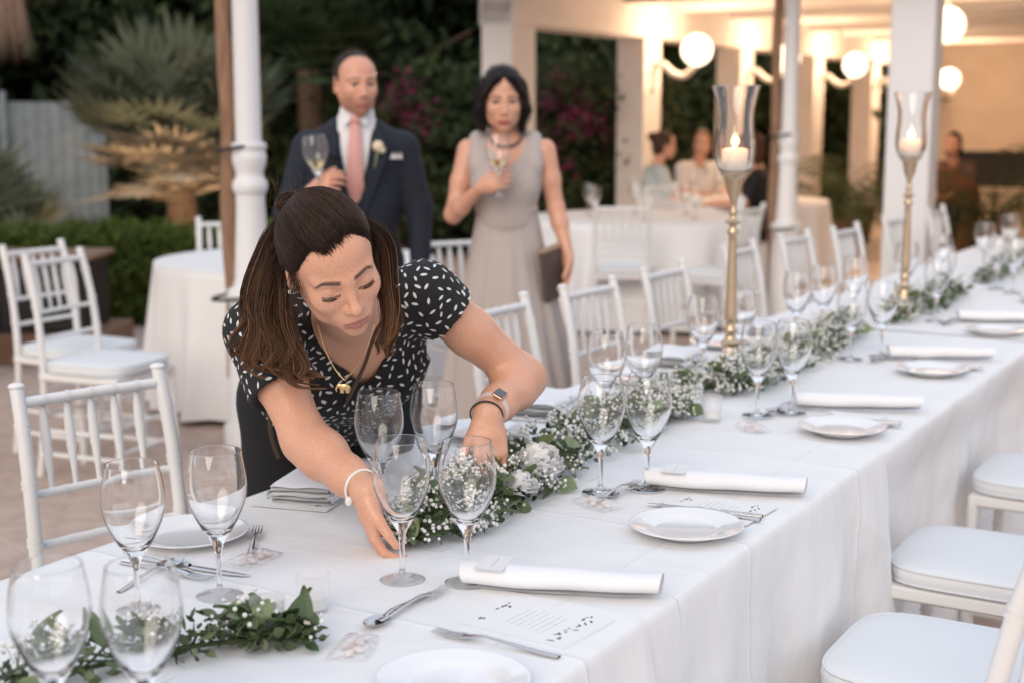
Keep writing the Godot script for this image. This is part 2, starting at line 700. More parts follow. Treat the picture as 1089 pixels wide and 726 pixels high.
# ---------------------------------------------------------------- ground and building
func build_ground() -> void:
	var b := MB.new()
	b.rect(Vector3(-150, 0, 150), Vector3(150, 0, 150), Vector3(150, 0, -150), Vector3(-150, 0, -150))
	struct_("ground", b, M.ground)

# pavilion frame: distance along D and across N as for the table
func PX(s: float, w: float, y := 0.0) -> Transform3D:
	return Transform3D(Basis(Vector3.UP, YAW), TP(s, w, y))

func build_pavilion() -> void:
	# floor slab of the covered terrace, a hair above the ground
	var fb := MB.new()
	fb.box(Vector3(8.5, -0.098, 0), Vector3(17.0, 0.22, 11.0), 0.01)
	var fl := put(self, "pavilion_floor", fb.mesh(), M.floor_tile, PX(7.3, 0.2))
	fl.set_meta("kind", "structure")
	var pav := thing("pavilion", "white roofed pavilion with square pillars, glowing warm inside", "pavilion", TP(7.4, 5.25, 0), YAW)
	# local frame of the pavilion: x along D, z towards the near side (-N), origin at the first pillar's inner corner base
	var S0 := 8.36 - 7.4
	var pil := MB.new()
	pil.box(Vector3(0.2, 1.22, -0.155), Vector3(0.40, 2.45, 0.31), 0.012)
	pil.box(Vector3(0.2, 0.1, -0.155), Vector3(0.45, 0.2, 0.36), 0.012)
	var pm := pil.mesh()
	for k in 5:
		put(pav, "pillar", pm, M.stucco, Transform3D(Basis(), Vector3(S0 + k * 2.57, 0, 0)))
	# the near facade pillars
	var np := MB.new()
	np.box(Vector3(0.24, 1.23, 3.55), Vector3(0.22, 2.46, 0.30), 0.012)
	np.box(Vector3(0.24, 0.1, 3.55), Vector3(0.27, 0.2, 0.35), 0.012)
	put(pav, "pillar", np.mesh(), M.column_paint)
	put(pav, "pillar", np.mesh(), M.column_paint, Transform3D(Basis(), Vector3(0, 0, 5.85)))
	for k in 3:
		put(pav, "pillar", pm, M.stucco, Transform3D(Basis(), Vector3(S0 + 2.2 + k * 3.6, 0, 9.4)))
	# beams
	var bm := MB.new()
	bm.box(Vector3(7.72, 2.46, -0.155), Vector3(13.52, 0.44, 0.35), 0.01)
	put(pav, "side_beam", bm.mesh(), M.stucco)
	var fbm := MB.new()
	fbm.box(Vector3(0.33, 2.60, 5.125), Vector3(0.34, 0.28, 9.35), 0.01)
	put(pav, "front_beam", fbm.mesh(), M.stucco)
	var rb := MB.new()
	rb.box(Vector3(0, 2.62, 4.7), Vector3(0.12, 0.17, 9.6), 0.006)
	var rbm := rb.mesh()
	for k in 9:
		put(pav, "rafter", rbm, M.stucco, Transform3D(Basis(), Vector3(1.7 + k * 1.35, 0, 0)))
	var rf := MB.new()
	rf.box(Vector3(7.0, 2.83, 4.75), Vector3(15.2, 0.16, 10.6), 0.02)
	put(pav, "roof", rf.mesh(), M.ceiling_paint)
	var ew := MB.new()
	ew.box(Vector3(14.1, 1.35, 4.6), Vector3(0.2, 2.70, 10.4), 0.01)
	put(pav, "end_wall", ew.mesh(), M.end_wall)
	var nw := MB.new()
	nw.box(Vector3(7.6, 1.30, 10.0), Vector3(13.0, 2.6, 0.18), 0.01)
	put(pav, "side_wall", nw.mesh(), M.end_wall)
	# globe lamps on curved brackets at the row pillars
	var gl := MB.new()
	gl.ball(Vector3.ZERO, Vector3.ONE * 0.155, 16, 24)
	var gm := gl.mesh()
	var words := ["second", "third", "fourth", "fifth"]
	for k in 4:
		var s := 8.36 + (k + 1) * 2.57 + 0.2
		var t := thing("globe_lamp", "glowing white globe lamp on the %s pillar of the open pavilion side" % words[k], "lamp", TP(s, 5.25, 1.9), YAW, "globe lamps in the pavilion")
		globe_lamp(t, gm, Vector3(0, 0.22, 0.47))
		var br := MB.new()
		br.tube(spline([Vector3(0, 0.05, 0.0), Vector3(0, 0.09, 0.10), Vector3(0, 0.0, 0.22), Vector3(0, -0.03, 0.34), Vector3(0, 0.05, 0.44), Vector3(0, 0.08, 0.47)], 5), 0.035, 10)
		br.box(Vector3(0, 0.05, 0.008), Vector3(0.12, 0.16, 0.02), 0.004)
		put(t, "bracket", br.mesh(), M.bracket)
	# two more: a pendant and one on the end wall
	var pt := thing("pendant_lamp", "glowing globe lamp hanging from the ceiling behind the wide white pillar", "lamp", Vector3(3.77, 2.26, -12.5), 0, "globe lamps in the pavilion")
	globe_lamp(pt, gm, Vector3.ZERO)
	var rod := MB.new()
	rod.tube([Vector3(0, 0.15, 0), Vector3(0, 0.46, 0)], 0.012, 8)
	rod.lathe([Vector2(0, 0.455), Vector2(0.06, 0.455), Vector2(0.06, 0.43), Vector2(0.0, 0.42)], 14)
	put(pt, "rod", rod.mesh(), M.bracket)
	var wp := Vector3(6.38, 2.0, -20.9)
	var wt := thing("wall_lamp", "glowing globe lamp on the tan wall above the potted palm", "lamp", wp, YAW, "globe lamps in the pavilion")
	globe_lamp(wt, gm, Vector3.ZERO)
	var wb := MB.new()
	wb.tube(spline([Vector3(0, -0.14, 0), Vector3(0.1, -0.22, 0), Vector3(0.35, -0.15, 0)], 5), 0.025, 8)
	put(wt, "bracket", wb.mesh(), M.bracket)
	# sofas, palms in pots at the end of the pavilion
	var sofa := thing("sideboard", "black sideboard on legs before the tan end wall, behind the arching potted palm", "sideboard", Vector3(6.75, 0.012, -18.0), YAW)
	var sb := MB.new()
	sb.box(Vector3(0, 0.77, 0), Vector3(0.5, 0.42, 2.2), 0.01)
	put(sofa, "body", sb.mesh(), M.black_wicker)
	sb = MB.new()
	sb.box(Vector3(0, 0.995, 0), Vector3(0.54, 0.03, 2.26), 0.006)
	put(sofa, "top", sb.mesh(), M.dark_wood)
	for e in [-0.72, 0.0, 0.72]:
		sb = MB.new()
		sb.box(Vector3(-0.256, 0.77, e), Vector3(0.014, 0.38, 0.68), 0.004)
		put(sofa, "door", sb.mesh(), M.black_wicker)
	for e in [[-0.2, -1.0], [0.2, -1.0], [-0.2, 1.0], [0.2, 1.0]]:
		sb = MB.new()
		sb.box(Vector3(e[0], 0.28, e[1]), Vector3(0.05, 0.56, 0.05), 0.006)
		put(sofa, "leg", sb.mesh(), M.dark_wood)
	potted_palm(Vector3(4.85, 0.012, -14.2), 1.42, "arching potted palm in front of the tan end wall", 3)
	potted_palm(Vector3(3.45, 0.012, -15.0), 1.12, "bushy potted palm between the far row pillars and the wide pillar", 5)
	potted_palm(Vector3(4.05, 0.012, -16.6), 1.15, "potted palm standing beside the last open bay of the pavilion", 8)
	# low brown chest
	var ch := thing("wicker_armchair", "reddish brown wicker armchair beside the wide white pillar", "armchair", Vector3(4.52, 0.012, -14.6), YAW + 1.2)
	var cb := MB.new()
	cb.box(Vector3(0, 0.22, 0), Vector3(0.7, 0.36, 0.7), 0.06)
	put(ch, "seat", cb.mesh(), M.brown_wicker)
	cb = MB.new()
	cb.grid(16, 8, func(u, v): return Vector3(0.36 * cos(PI * u), 0.38 + 0.62 * v * (0.55 + 0.45 * sin(PI * u)), -0.36 * sin(PI * u)))
	put(ch, "backrest", cb.mesh(), M.brown_wicker)

func globe_lamp(t: Node3D, gm: Mesh, at: Vector3) -> void:
	put(t, "globe", gm, M.globe, Transform3D(Basis(), at))
	var l := OmniLight3D.new()
	l.name = "lamp_light"
	l.light_color = Color(1.0, 0.82, 0.66)
	l.light_energy = 1.15
	l.light_size = 0.16
	l.omni_range = 25.0
	l.omni_attenuation = 2.0
	l.shadow_enabled = true
	t.add_child(l)
	l.position = at

func frond_mesh(pinnate: bool, length: float, seed_: int) -> ArrayMesh:
	var r := RandomNumberGenerator.new()
	r.seed = seed_
	var b := MB.new()
	var g := 0.85 + 0.3 * r.randf()
	b.col = Color(g, g, g)
	if pinnate:
		var rach := []
		for j in 13:
			var t := j / 12.0
			rach.append(Vector3(0, length * (0.75 * t - 0.35 * t * t * t), length * (0.35 * t + 0.5 * t * t)))
		b.tube(rach, 0.006, 4)
		for j in range(2, 13):
			for sd in [-1.0, 1.0]:
				var ll: float = length * 0.34 * sin(PI * (j + 2.0) / 16.0)
				var a: Vector3 = rach[j]
				var dirv := Vector3(sd, 0.1, 0.55).normalized()
				var tip: Vector3 = a + dirv * ll + Vector3(0, -ll * 0.35, 0)
				var mid: Vector3 = a + dirv * ll * 0.5
				var wv := Vector3(0, 0.3, 1).normalized() * 0.013
				b.flat(a, mid + wv, mid - wv)
				b.flat(mid + wv, tip, mid - wv)
	else:
		b.tube([Vector3.ZERO, Vector3(0, length * 0.25, 0.0), Vector3(0, length * 0.5, length * 0.03)], 0.011, 4)
		var hub := Vector3(0, length * 0.5, length * 0.03)
		for j in 15:
			var a := lerpf(-1.3, 1.3, j / 14.0) + r.randf_range(-0.04, 0.04)
			var ll := length * (0.5 - 0.08 * absf(a)) * r.randf_range(0.88, 1.08)
			var dirv := Vector3(sin(a), cos(a), 0.10 + 0.1 * cos(a))
			var wv := Vector3(cos(a), -sin(a), 0) * length * 0.028
			var mid := hub + dirv * ll * 0.55 + Vector3(0, 0, 0.02)
			var tip := hub + dirv * ll + Vector3(0, -0.03, -r.randf() * 0.05)
			b.flat(hub, mid + wv, mid - wv)
			b.flat(mid + wv, tip, mid - wv)
	return b.mesh()

func potted_palm(at: Vector3, h: float, label: String, seed_: int) -> void:
	var r := RandomNumberGenerator.new()
	r.seed = seed_
	var t := thing("potted_palm", label, "plant", at, r.randf() * TAU, "potted palms")
	var b := MB.new()
	b.lathe([Vector2(0, 0.0), Vector2(0.16, 0.0), Vector2(0.22, 0.36), Vector2(0.235, 0.38), Vector2(0.235, 0.41), Vector2(0.20, 0.41), Vector2(0.19, 0.36), Vector2(0, 0.36)], 18)
	put(t, "pot", b.mesh(), M.terracotta)
	var fm := [frond_mesh(true, 1.0, seed_), frond_mesh(true, 0.9, seed_ + 50)]
	for k in 22:
		var tilt := r.randf_range(-0.25, 0.75)
		var bs := Basis(Vector3.UP, TAU * k / 22.0 + r.randf() * 0.3) * Basis(Vector3.RIGHT, tilt)
		var sc := (h - 0.4) / 0.62 * r.randf_range(0.55, 0.95)
		put(t, "frond", fm[k % 2], M.leaf_plant, Transform3D(bs.scaled(Vector3.ONE * sc), Vector3(r.randf_range(-0.06, 0.06), 0.37, r.randf_range(-0.06, 0.06))))

func build_columns() -> void:
	# slim white columns with a turned foot, a timber prop strapped to each
	for q in [[Vector3(-1.185, 0, -6.4), "slim white column with timber prop beside the bending woman's round table", 0], [Vector3(2.005, 0, -10.3), "slim white column with timber prop beside the tall gold candlesticks and pavilion", 1]]:
		var t := thing("garden_column", q[0 + 1], "column", q[0], 0, "slim white columns")
		var b := MB.new()
		b.lathe([Vector2(0.0, 0.0), Vector2(0.15, 0.0), Vector2(0.15, 0.08), Vector2(0.128, 0.11), Vector2(0.112, 0.50), Vector2(0.104, 0.62), Vector2(0.112, 0.645), Vector2(0.120, 0.675), Vector2(0.112, 0.71), Vector2(0.088, 0.725), Vector2(0.080, 0.76), Vector2(0.068, 1.02), Vector2(0.065, 1.10), Vector2(0.066, 1.14)], 28)
		put(t, "pedestal", b.mesh(), M.column_paint)
		b = MB.new()
		b.lathe([Vector2(0.065, 1.14), Vector2(0.073, 1.15), Vector2(0.080, 1.175), Vector2(0.075, 1.20), Vector2(0.063, 1.215), Vector2(0.061, 1.235), Vector2(0.068, 1.26), Vector2(0.076, 1.29), Vector2(0.077, 1.315), Vector2(0.070, 1.335), Vector2(0.079, 1.345), Vector2(0.080, 1.365), Vector2(0.062, 1.375)], 28)
		put(t, "turned_collar", b.mesh(), M.column_paint)
		b = MB.new()
		b.lathe([Vector2(0.058, 1.372), Vector2(0.054, 3.0), Vector2(0.10, 3.05), Vector2(0.10, 3.12), Vector2(0.0, 3.12)], 28)
		put(t, "shaft", b.mesh(), M.column_paint)
		var pr := thing("timber_prop", "weathered brown timber post strapped to the %s slim white column" % ["garden side", "pavilion side"][q[2]], "post", q[0] + Vector3(-0.098, 0.30 if q[2] == 0 else 0.0, -0.02), 0, "timber props")
		var tb := MB.new()
		var y1: float = 3.1 if q[2] == 1 else 2.8
		var xs := []
		var rr := []
		for j in 15:
			xs.append(Vector3(0.006 * sin(j * 1.3), y1 * j / 14.0, 0.005 * cos(j * 1.7)))
			rr.append(0.036 + 0.003 * sin(j * 2.1))
		tb.tube(xs, rr, 9)
		put(pr, "post", tb.mesh(), M.timber)
		for y in [0.38, 1.05]:
			var sbm := MB.new()
			var loop := []
			for j in 25:
				var a := TAU * j / 24.0
				loop.append(Vector3(0.048 + (0.094 + (0.04 if y < 0.6 else 0.0)) * cos(a), y + 0.014 * cos(a) + (0.0 if q[2] == 0 else 0.3), 0.02 + (0.085 + (0.06 if y < 0.6 else 0.0)) * sin(a)))
			sbm.tube(loop, 0.008, 6, false)
			put(pr, "strap", sbm.mesh(), M.strap)

# ---------------------------------------------------------------- garden
func leaf_clump(nleaf: int, size: float, seed_: int) -> ArrayMesh:
	var r := RandomNumberGenerator.new()
	r.seed = seed_
	var b := MB.new()
	for k in nleaf:
		var g := r.randf_range(0.6, 1.45)
		b.col = Color(g * r.randf_range(0.9, 1.15), g, g * r.randf_range(0.7, 1.1))
		var c := Vector3(r.randfn(), r.randfn(), r.randfn()) * size * 0.9
		var dirv := Vector3(r.randfn(), r.randfn() - 0.2, r.randfn()).normalized()
		var sd := dirv.cross(Vector3(r.randfn(), r.randfn(), r.randfn())).normalized() * size * 0.26
		var a := c
		var e := c + dirv * size
		var m := c + dirv * size * 0.45
		b.flat(a, m + sd, m - sd)
		b.flat(m + sd, e, m - sd)
	return b.mesh()

func scatter(parent: Node3D, called: String, mesh: ArrayMesh, m: Material, xfs: Array) -> MeshInstance3D:
	# the same clump laid down many times, joined into one mesh
	var src := mesh.surface_get_arrays(0)
	var sv: PackedVector3Array = src[Mesh.ARRAY_VERTEX]
	var sn: PackedVector3Array = src[Mesh.ARRAY_NORMAL]
	var sc: PackedColorArray = src[Mesh.ARRAY_COLOR]
	var si: PackedInt32Array = src[Mesh.ARRAY_INDEX]
	var fv := PackedVector3Array()
	var fn := PackedVector3Array()
	var fc := PackedColorArray()
	for k in si:
		fv.append(sv[k]); fn.append(sn[k]); fc.append(sc[k])
	var v := PackedVector3Array()
	var n := PackedVector3Array()
	var c := PackedColorArray()
	for x: Transform3D in xfs:
		v.append_array(x * fv)
		n.append_array(Transform3D(x.basis.orthonormalized(), Vector3.ZERO) * fn)
		c.append_array(fc)
	var arr := []
	arr.resize(Mesh.ARRAY_MAX)
	arr[Mesh.ARRAY_VERTEX] = v
	arr[Mesh.ARRAY_NORMAL] = n
	arr[Mesh.ARRAY_COLOR] = c
	var am := ArrayMesh.new()
	am.add_surface_from_arrays(Mesh.PRIMITIVE_TRIANGLES, arr)
	return put(parent, called, am, m)

func rand_basis(r: RandomNumberGenerator, s: float) -> Basis:
	return Basis.from_euler(Vector3(r.randf() * TAU, r.randf() * TAU, r.randf() * TAU)).scaled(Vector3.ONE * s)

func tree(at: Vector3, h: float, rad: float, label: String, m: Material, seed_: int, low := 0.5, count := 1500) -> void:
	var r := RandomNumberGenerator.new()
	r.seed = seed_
	var t := thing("garden_tree", label, "tree", at, 0, "dark trees behind the garden")
	var b := MB.new()
	b.tube(spline([Vector3(0, -0.1, 0), Vector3(0.08, h * 0.3, 0.05), Vector3(-0.06, h * 0.6, 0), Vector3(0, h * 0.9, 0)], 4), [0.22, 0.2, 0.19, 0.17, 0.15, 0.14, 0.12, 0.11, 0.1, 0.08, 0.06, 0.04, 0.02], 8)
	for k in 7:
		var y := h * r.randf_range(0.25, 0.7)
		var a := r.randf() * TAU
		b.tube([Vector3(0, y, 0), Vector3(cos(a) * rad * 0.4, y + h * 0.1, sin(a) * rad * 0.4), Vector3(cos(a) * rad * 0.85, y + h * 0.17, sin(a) * rad * 0.85)], [0.07, 0.045, 0.015], 5)
	put(t, "trunk", b.mesh(), M.bark)
	var blobs := []
	for k in 13:
		var a := r.randf() * TAU
		var rr := rad * sqrt(r.randf()) * 0.75
		blobs.append([Vector3(cos(a) * rr, h * r.randf_range(low, 0.92), sin(a) * rr), rad * r.randf_range(0.32, 0.55)])
	var xfs := []
	for k in count:
		var q = blobs[r.randi() % blobs.size()]
		var dv := Vector3(r.randfn(), r.randfn(), r.randfn()).normalized()
		xfs.append(Transform3D(rand_basis(r, r.randf_range(0.7, 1.3)), q[0] + dv * q[1] * pow(r.randf(), 0.4) * Vector3(1, 0.8, 1)))
	scatter(t, "crown", leaf_clump(14, 0.24, seed_ + 100), m, xfs)

func build_garden() -> void:
	# ring of dark trees closing off the garden
	var spots := [[-9.5, -19.0, 7.0, 2.8], [-6.4, -21.5, 8.0, 3.0], [-3.3, -20.0, 7.2, 2.7], [-0.6, -22.5, 8.5, 3.1], [1.9, -20.6, 7.5, 2.7], [3.6, -24.5, 8.2, 3.0], [6.5, -29.0, 8.0, 3.0], [-12.5, -15.5, 7.0, 2.8], [-1.9, -16.9, 5.6, 1.9], [-7.7, -16.8, 5.2, 1.9], [-8.0, -24.5, 9.5, 3.4], [-4.6, -25.5, 9.5, 3.4], [-1.4, -26.5, 9.5, 3.4], [-12.5, -22.5, 9.0, 3.4], [9.0, -36.0, 9.0, 3.6], [-6.2, -19.0, 7.5, 2.6]]
	var how := ["broad dark tree at the far left above the pale fence", "tall dark tree directly behind the spiky palm", "dark leafy tree between the two palms", "tall dark tree behind the standing man", "dark tree seen through the first bay of the pavilion", "dark tree seen through the second bay of the pavilion", "dark tree seen through the farthest bays of the pavilion", "dark tree beside the thatched parasol", "lower dark tree behind the standing man's shoulder", "lower dark tree rising over the pale fence", "tallest dark tree behind the pale fence", "tallest dark tree behind the spiky palm", "tallest dark tree behind the navy suit", "tall dark tree behind the thatched parasol", "dark tree beyond the end of the pavilion row", "dark tree between the pale fence and the spiky palm"]
	for k in spots.size():
		var q = spots[k]
		tree(Vector3(q[0], 0, q[1]), q[2], q[3], how[k], M.leaf_dark, 31 + k, 0.10, 2600)
	# undergrowth as one mass
	var ug := Node3D.new()
	var r := RandomNumberGenerator.new()
	r.seed = 5
	var xfs := []
	for k in 5200:
		var x := r.randf_range(-13, 9.5)
		var z := minf(-15.6 - 0.8 * sin(x * 1.7), -15.1 - 1.69 * x) - 1.6 * smoothstep(-3.2, -4.4, x) - r.randf() * 3.0
		xfs.append(Transform3D(rand_basis(r, r.randf_range(0.7, 1.4)), Vector3(x, r.randf() * (2.3 + 0.5 * sin(x * 2.3)), z)))
	ug.name = "undergrowth"
	add_child(ug)
	scatter(ug, "leaves", leaf_clump(14, 0.16, 77), M.leaf_dark, xfs)
	meta(ug, "dark leafy undergrowth filling the garden behind the guests", "undergrowth")
	ug.set_meta("kind", "stuff")
	# bougainvillea
	for q in [[Vector3(-1.15, 0, -15.2), 1.95, "magenta flowering shrub behind the standing man", 3, 1.0], [Vector3(0.55, 0, -14.9), 1.95, "magenta flowering shrub behind the woman in the long dress", 4, 0.8], [Vector3(1.25, 0, -16.4), 2.0, "magenta flowering shrub seen through the first pavilion bay", 6, 0.8]]:
		r.seed = q[3]
		var t := thing("flowering_shrub", q[2], "shrub", q[0], 0, "flowering shrubs")
		var st := MB.new()
		for k in 6:
			var a := r.randf() * TAU
			st.tube([Vector3(0, 0, 0), Vector3(cos(a) * 0.2, 0.8, sin(a) * 0.2), Vector3(cos(a) * 0.5, q[1] * 0.85, sin(a) * 0.4)], [0.03, 0.02, 0.008], 5)
		put(t, "stem", st.mesh(), M.bark)
		var lx := []
		var fx := []
		for k in 420:
			var dv := Vector3(r.randfn() * 0.42 * q[4], 0, r.randfn() * 0.35)
			dv.y = q[1] * (0.18 + 0.8 * r.randf())
			lx.append(Transform3D(rand_basis(r, r.randf_range(0.6, 1.1)), dv))
		for c in [Vector3(0.0, q[1] * 0.86, 0.3), Vector3(0.22 * q[4], q[1] * 0.72, 0.35), Vector3(-0.2 * q[4], q[1] * 0.60, 0.3)]:
			for k in 22: fx.append(Transform3D(rand_basis(r, r.randf_range(0.5, 0.95)), c + Vector3(r.randfn() * 0.11, r.randfn() * 0.10, r.randfn() * 0.09)))
		scatter(t, "leaves", leaf_clump(12, 0.13, 41), M.leaf_dark, lx)
		scatter(t, "blossom", leaf_clump(12, 0.09, 43), M.blossom, fx)
	# fan palm lit from below
	r.seed = 21
	var pp := Vector3(-3.05, 0, -13.0)
	var palm := thing("fan_palm", "spiky fan palm with dry tan skirt, lit warm from below", "palm", pp)
	var tb := MB.new()
	tb.tube([Vector3(0, 0, 0), Vector3(0.02, 0.4, 0), Vector3(0.0, 1.0, 0)], [0.17, 0.15, 0.12], 10)
	put(palm, "trunk", tb.mesh(), M.bark)
	var fm := [frond_mesh(false, 1.25, 2), frond_mesh(false, 1.15, 3), frond_mesh(false, 1.3, 4)]
	for k in 40:
		var tilt := r.randf_range(0.05, 1.0)
		var bs := Basis(Vector3.UP, k * 2.399) * Basis(Vector3.RIGHT, tilt)
		put(palm, "frond", fm[k % 3], M.leaf_palm, Transform3D(bs.scaled(Vector3.ONE * r.randf_range(0.95, 1.28)), Vector3(0, 0.98 + r.randf() * 0.12, 0)))
	for k in 46:
		var tilt := r.randf_range(0.85, 1.65)
		var bs := Basis(Vector3.UP, k * 2.399 + 0.7) * Basis(Vector3.RIGHT, tilt)
		put(palm, "dry_frond", fm[k % 3], M.frond_dry, Transform3D(bs.scaled(Vector3.ONE * r.randf_range(0.55, 0.98)), Vector3(0, 0.84 + r.randf() * 0.18, 0)))
	for k in 34:
		var sm2 := MB.new()
		var bs := Basis(Vector3.UP, k * 2.399 + 0.3) * Basis(Vector3.RIGHT, r.randf_range(0.35, 1.55))
		var ln := r.randf_range(0.35, 0.72)
		sm2.tube([bs * Vector3(0, 0.08, 0), bs * Vector3(0, ln * 0.5, 0.01), bs * Vector3(0, ln, 0.05)], [0.045, 0.034, 0.018], 6, true, 0.5)
		put(palm, "leaf_stalk", sm2.mesh(), M.frond_dry, Transform3D(Basis(), Vector3(0, 0.72 + 0.25 * r.randf(), 0)))
	# the up-light that warms it
	for q in [[Vector3(-3.75, 0.0, -11.6), Vector3(0.45, 0.75, -1.0)], [Vector3(-2.3, 0.0, -11.7), Vector3(-0.5, 0.75, -1.0)]]:
		var up := thing("garden_spotlight", "small warm garden spotlight at the foot of the spiky palm", "lamp", q[0], 0, "garden spotlights")
		var ub := MB.new()
		ub.tube([Vector3(0, 0, 0), Vector3(0, 0.12, 0)], 0.012, 8)
		put(up, "spike", ub.mesh(), M.strap)
		var dirv: Vector3 = q[1].normalized()
		ub = MB.new()
		ub.tube([Vector3(0, 0.12, 0) - dirv * 0.06, Vector3(0, 0.12, 0) + dirv * 0.08], 0.045, 14)
		put(up, "housing", ub.mesh(), M.strap)
		ub = MB.new()
		ub.tube([Vector3(0, 0.12, 0) + dirv * 0.081, Vector3(0, 0.12, 0) + dirv * 0.086], 0.038, 14)
		put(up, "lens", ub.mesh(), M.lens_warm)
		var sl := SpotLight3D.new()
		sl.name = "spot_light"
		sl.light_color = Color(1.0, 0.84, 0.68)
		sl.light_energy = 1.6
		sl.light_size = 0.04
		sl.spot_angle = 55.0
		sl.spot_angle_attenuation = 0.6
		sl.spot_range = 8.0
		sl.shadow_enabled = true
		up.add_child(sl)
		sl.position = Vector3(0, 0.12, 0) + dirv * 0.10
		sl.look_at_from_position(up.position + sl.position, up.position + sl.position + dirv, Vector3.RIGHT)
	# big dark palm behind the man
	r.seed = 23
	var p2 := thing("tall_palm", "dark green fan palm behind the standing man's head", "palm", Vector3(-2.15, 0, -15.2))
	tb = MB.new()
	tb.tube([Vector3(0, 0, 0), Vector3(0.05, 0.9, 0), Vector3(0.0, 1.95, 0)], [0.2, 0.16, 0.13], 10)
	put(p2, "trunk", tb.mesh(), M.bark)
	for k in 54:
		var tilt := r.randf_range(0.1, 1.7)
		var bs := Basis(Vector3.UP, k * 2.399) * Basis(Vector3.RIGHT, tilt)
		put(p2, "frond", fm[k % 3], M.leaf_mid, Transform3D(bs.scaled(Vector3.ONE * r.randf_range(0.8, 1.1)), Vector3(0, 1.9 + r.randf() * 0.15, 0)))
	# grey grassy clumps in the bed at the left
	for q in [[Vector3(-4.75, 0, -12.5), 1.15, 7, "loose green spiky shrub in front of the pale fence"], [Vector3(-5.7, 0, -13.2), 1.1, 11, "spiky shrub half hidden at the far end of the pale fence"], [Vector3(-3.9, 0, -11.6), 0.62, 9, "low spiky shrub beside the warm stone edging"]]:
		r.seed = q[2]
		var g := thing("spiky_shrub", q[3], "shrub", q[0], 0, "spiky shrubs")
		for k in 30:
			var bs := Basis(Vector3.UP, k * 2.399) * Basis(Vector3.RIGHT, r.randf_range(0.0, 1.1))
			put(g, "frond", fm[k % 3], M.leaf_palm, Transform3D(bs.scaled(Vector3.ONE * q[1] * r.randf_range(0.7, 1.1)), Vector3(0, 0.05, 0)))
	# hedge
	r.seed = 24
	var hd := thing("clipped_hedge", "low clipped green hedge behind the left round table", "hedge", Vector3(-3.2, 0, -10.4))
	var core := MB.new()
	core.box(Vector3(0, 0.29, 0), Vector3(3.6, 0.56, 0.7), 0.05)
	put(hd, "branches", core.mesh(), M.leaf_dark)
	var hx := []
	for k in 5200:
		var x := r.randf_range(-1.85, 1.85)
		var p: Vector3
		if r.randf() < 0.5: p = Vector3(x, 0.60 + r.randfn() * 0.025 + 0.02 * sin(x * 5), r.randf_range(-0.4, 0.4))
		else: p = Vector3(x, r.randf() * 0.62, 0.38 + r.randfn() * 0.025)
		hx.append(Transform3D(rand_basis(r, r.randf_range(0.7, 1.2)), p))
	scatter(hd, "leaves", leaf_clump(9, 0.045, 25), M.leaf_hedge, hx)
	# warm stone edging behind the hedge
	var eb := MB.new()
	eb.box(Vector3(0, 0.05, 0), Vector3(0.62, 0.14, 0.3), 0.03)
	eb.box(Vector3(0.5, 0.04, 0.03), Vector3(0.36, 0.12, 0.28), 0.03)
	single("stone_edging", eb.mesh(), M.frond_dry, yaw_xf(Vector3(-4.05, 0.45, -11.1), 0.05), "tan stone edging lying behind the hedge at the far left", "edging")
	# corrugated pale fence
	var fence := thing("metal_fence", "pale grey corrugated metal fence behind the garden", "fence", Vector3(-6.1, 0, -14.5), 0.06)
	for k in 4:
		var fp := MB.new()
		fp.grid(48, 1, func(u, v): return Vector3(u * 1.0 - 0.5, v * 1.62, 0.02 * sin(u * TAU * 8.0)), Vector3(0, 0, 1))
		put(fence, "panel", fp.mesh(), M.fence_paint, Transform3D(Basis(), Vector3(-1.6 + k * 1.01, 0, 0)))
		var ps := MB.new()
		ps.box(Vector3(0, 0.85, 0.05), Vector3(0.06, 1.75, 0.06), 0.005)
		put(fence, "post", ps.mesh(), M.fence_paint, Transform3D(Basis(), Vector3(-2.1 + k * 1.01, 0, 0)))
	# dark serving cabinet on a terracotta plinth, behind the left chairs
	var cab := thing("serving_cabinet", "black serving cabinet on a terracotta plinth behind the left chairs", "cabinet", Vector3(-3.62, 0, -8.75), 0.0)
	var cb := MB.new()
	cb.box(Vector3(0, 0.09, 0), Vector3(2.3, 0.18, 0.72), 0.01)
	put(cab, "plinth", cb.mesh(), M.terracotta)
	cb = MB.new()
	cb.box(Vector3(0, 0.40, 0), Vector3(2.06, 0.44, 0.5), 0.01)
	put(cab, "body", cb.mesh(), M.dark_wood)
	cb = MB.new()
	cb.box(Vector3(0, 0.635, 0), Vector3(2.14, 0.03, 0.56), 0.008)
	put(cab, "top", cb.mesh(), M.timber)
	for k in 4:
		cb = MB.new()
		cb.box(Vector3(-0.77 + k * 0.513, 0.40, 0.256), Vector3(0.49, 0.40, 0.014), 0.004)
		put(cab, "door", cb.mesh(), M.dark_wood)
	# thatched parasol at the upper left
	r.seed = 29
	var ths := thing("thatched_parasol", "brown thatched parasol hanging into the upper left", "parasol", Vector3(-3.62, 0, -7.0))
	var pb := MB.new()
	pb.tube([Vector3(0, 0, 0), Vector3(0, 2.7, 0)], 0.045, 10)
	put(ths, "pole", pb.mesh(), M.timber)
	pb = MB.new()
	pb.lathe([Vector2(0, 2.75), Vector2(1.12, 2.10), Vector2(1.10, 2.06), Vector2(0, 2.70)], 28)
	put(ths, "frame", pb.mesh(), M.timber)
	pb = MB.new()
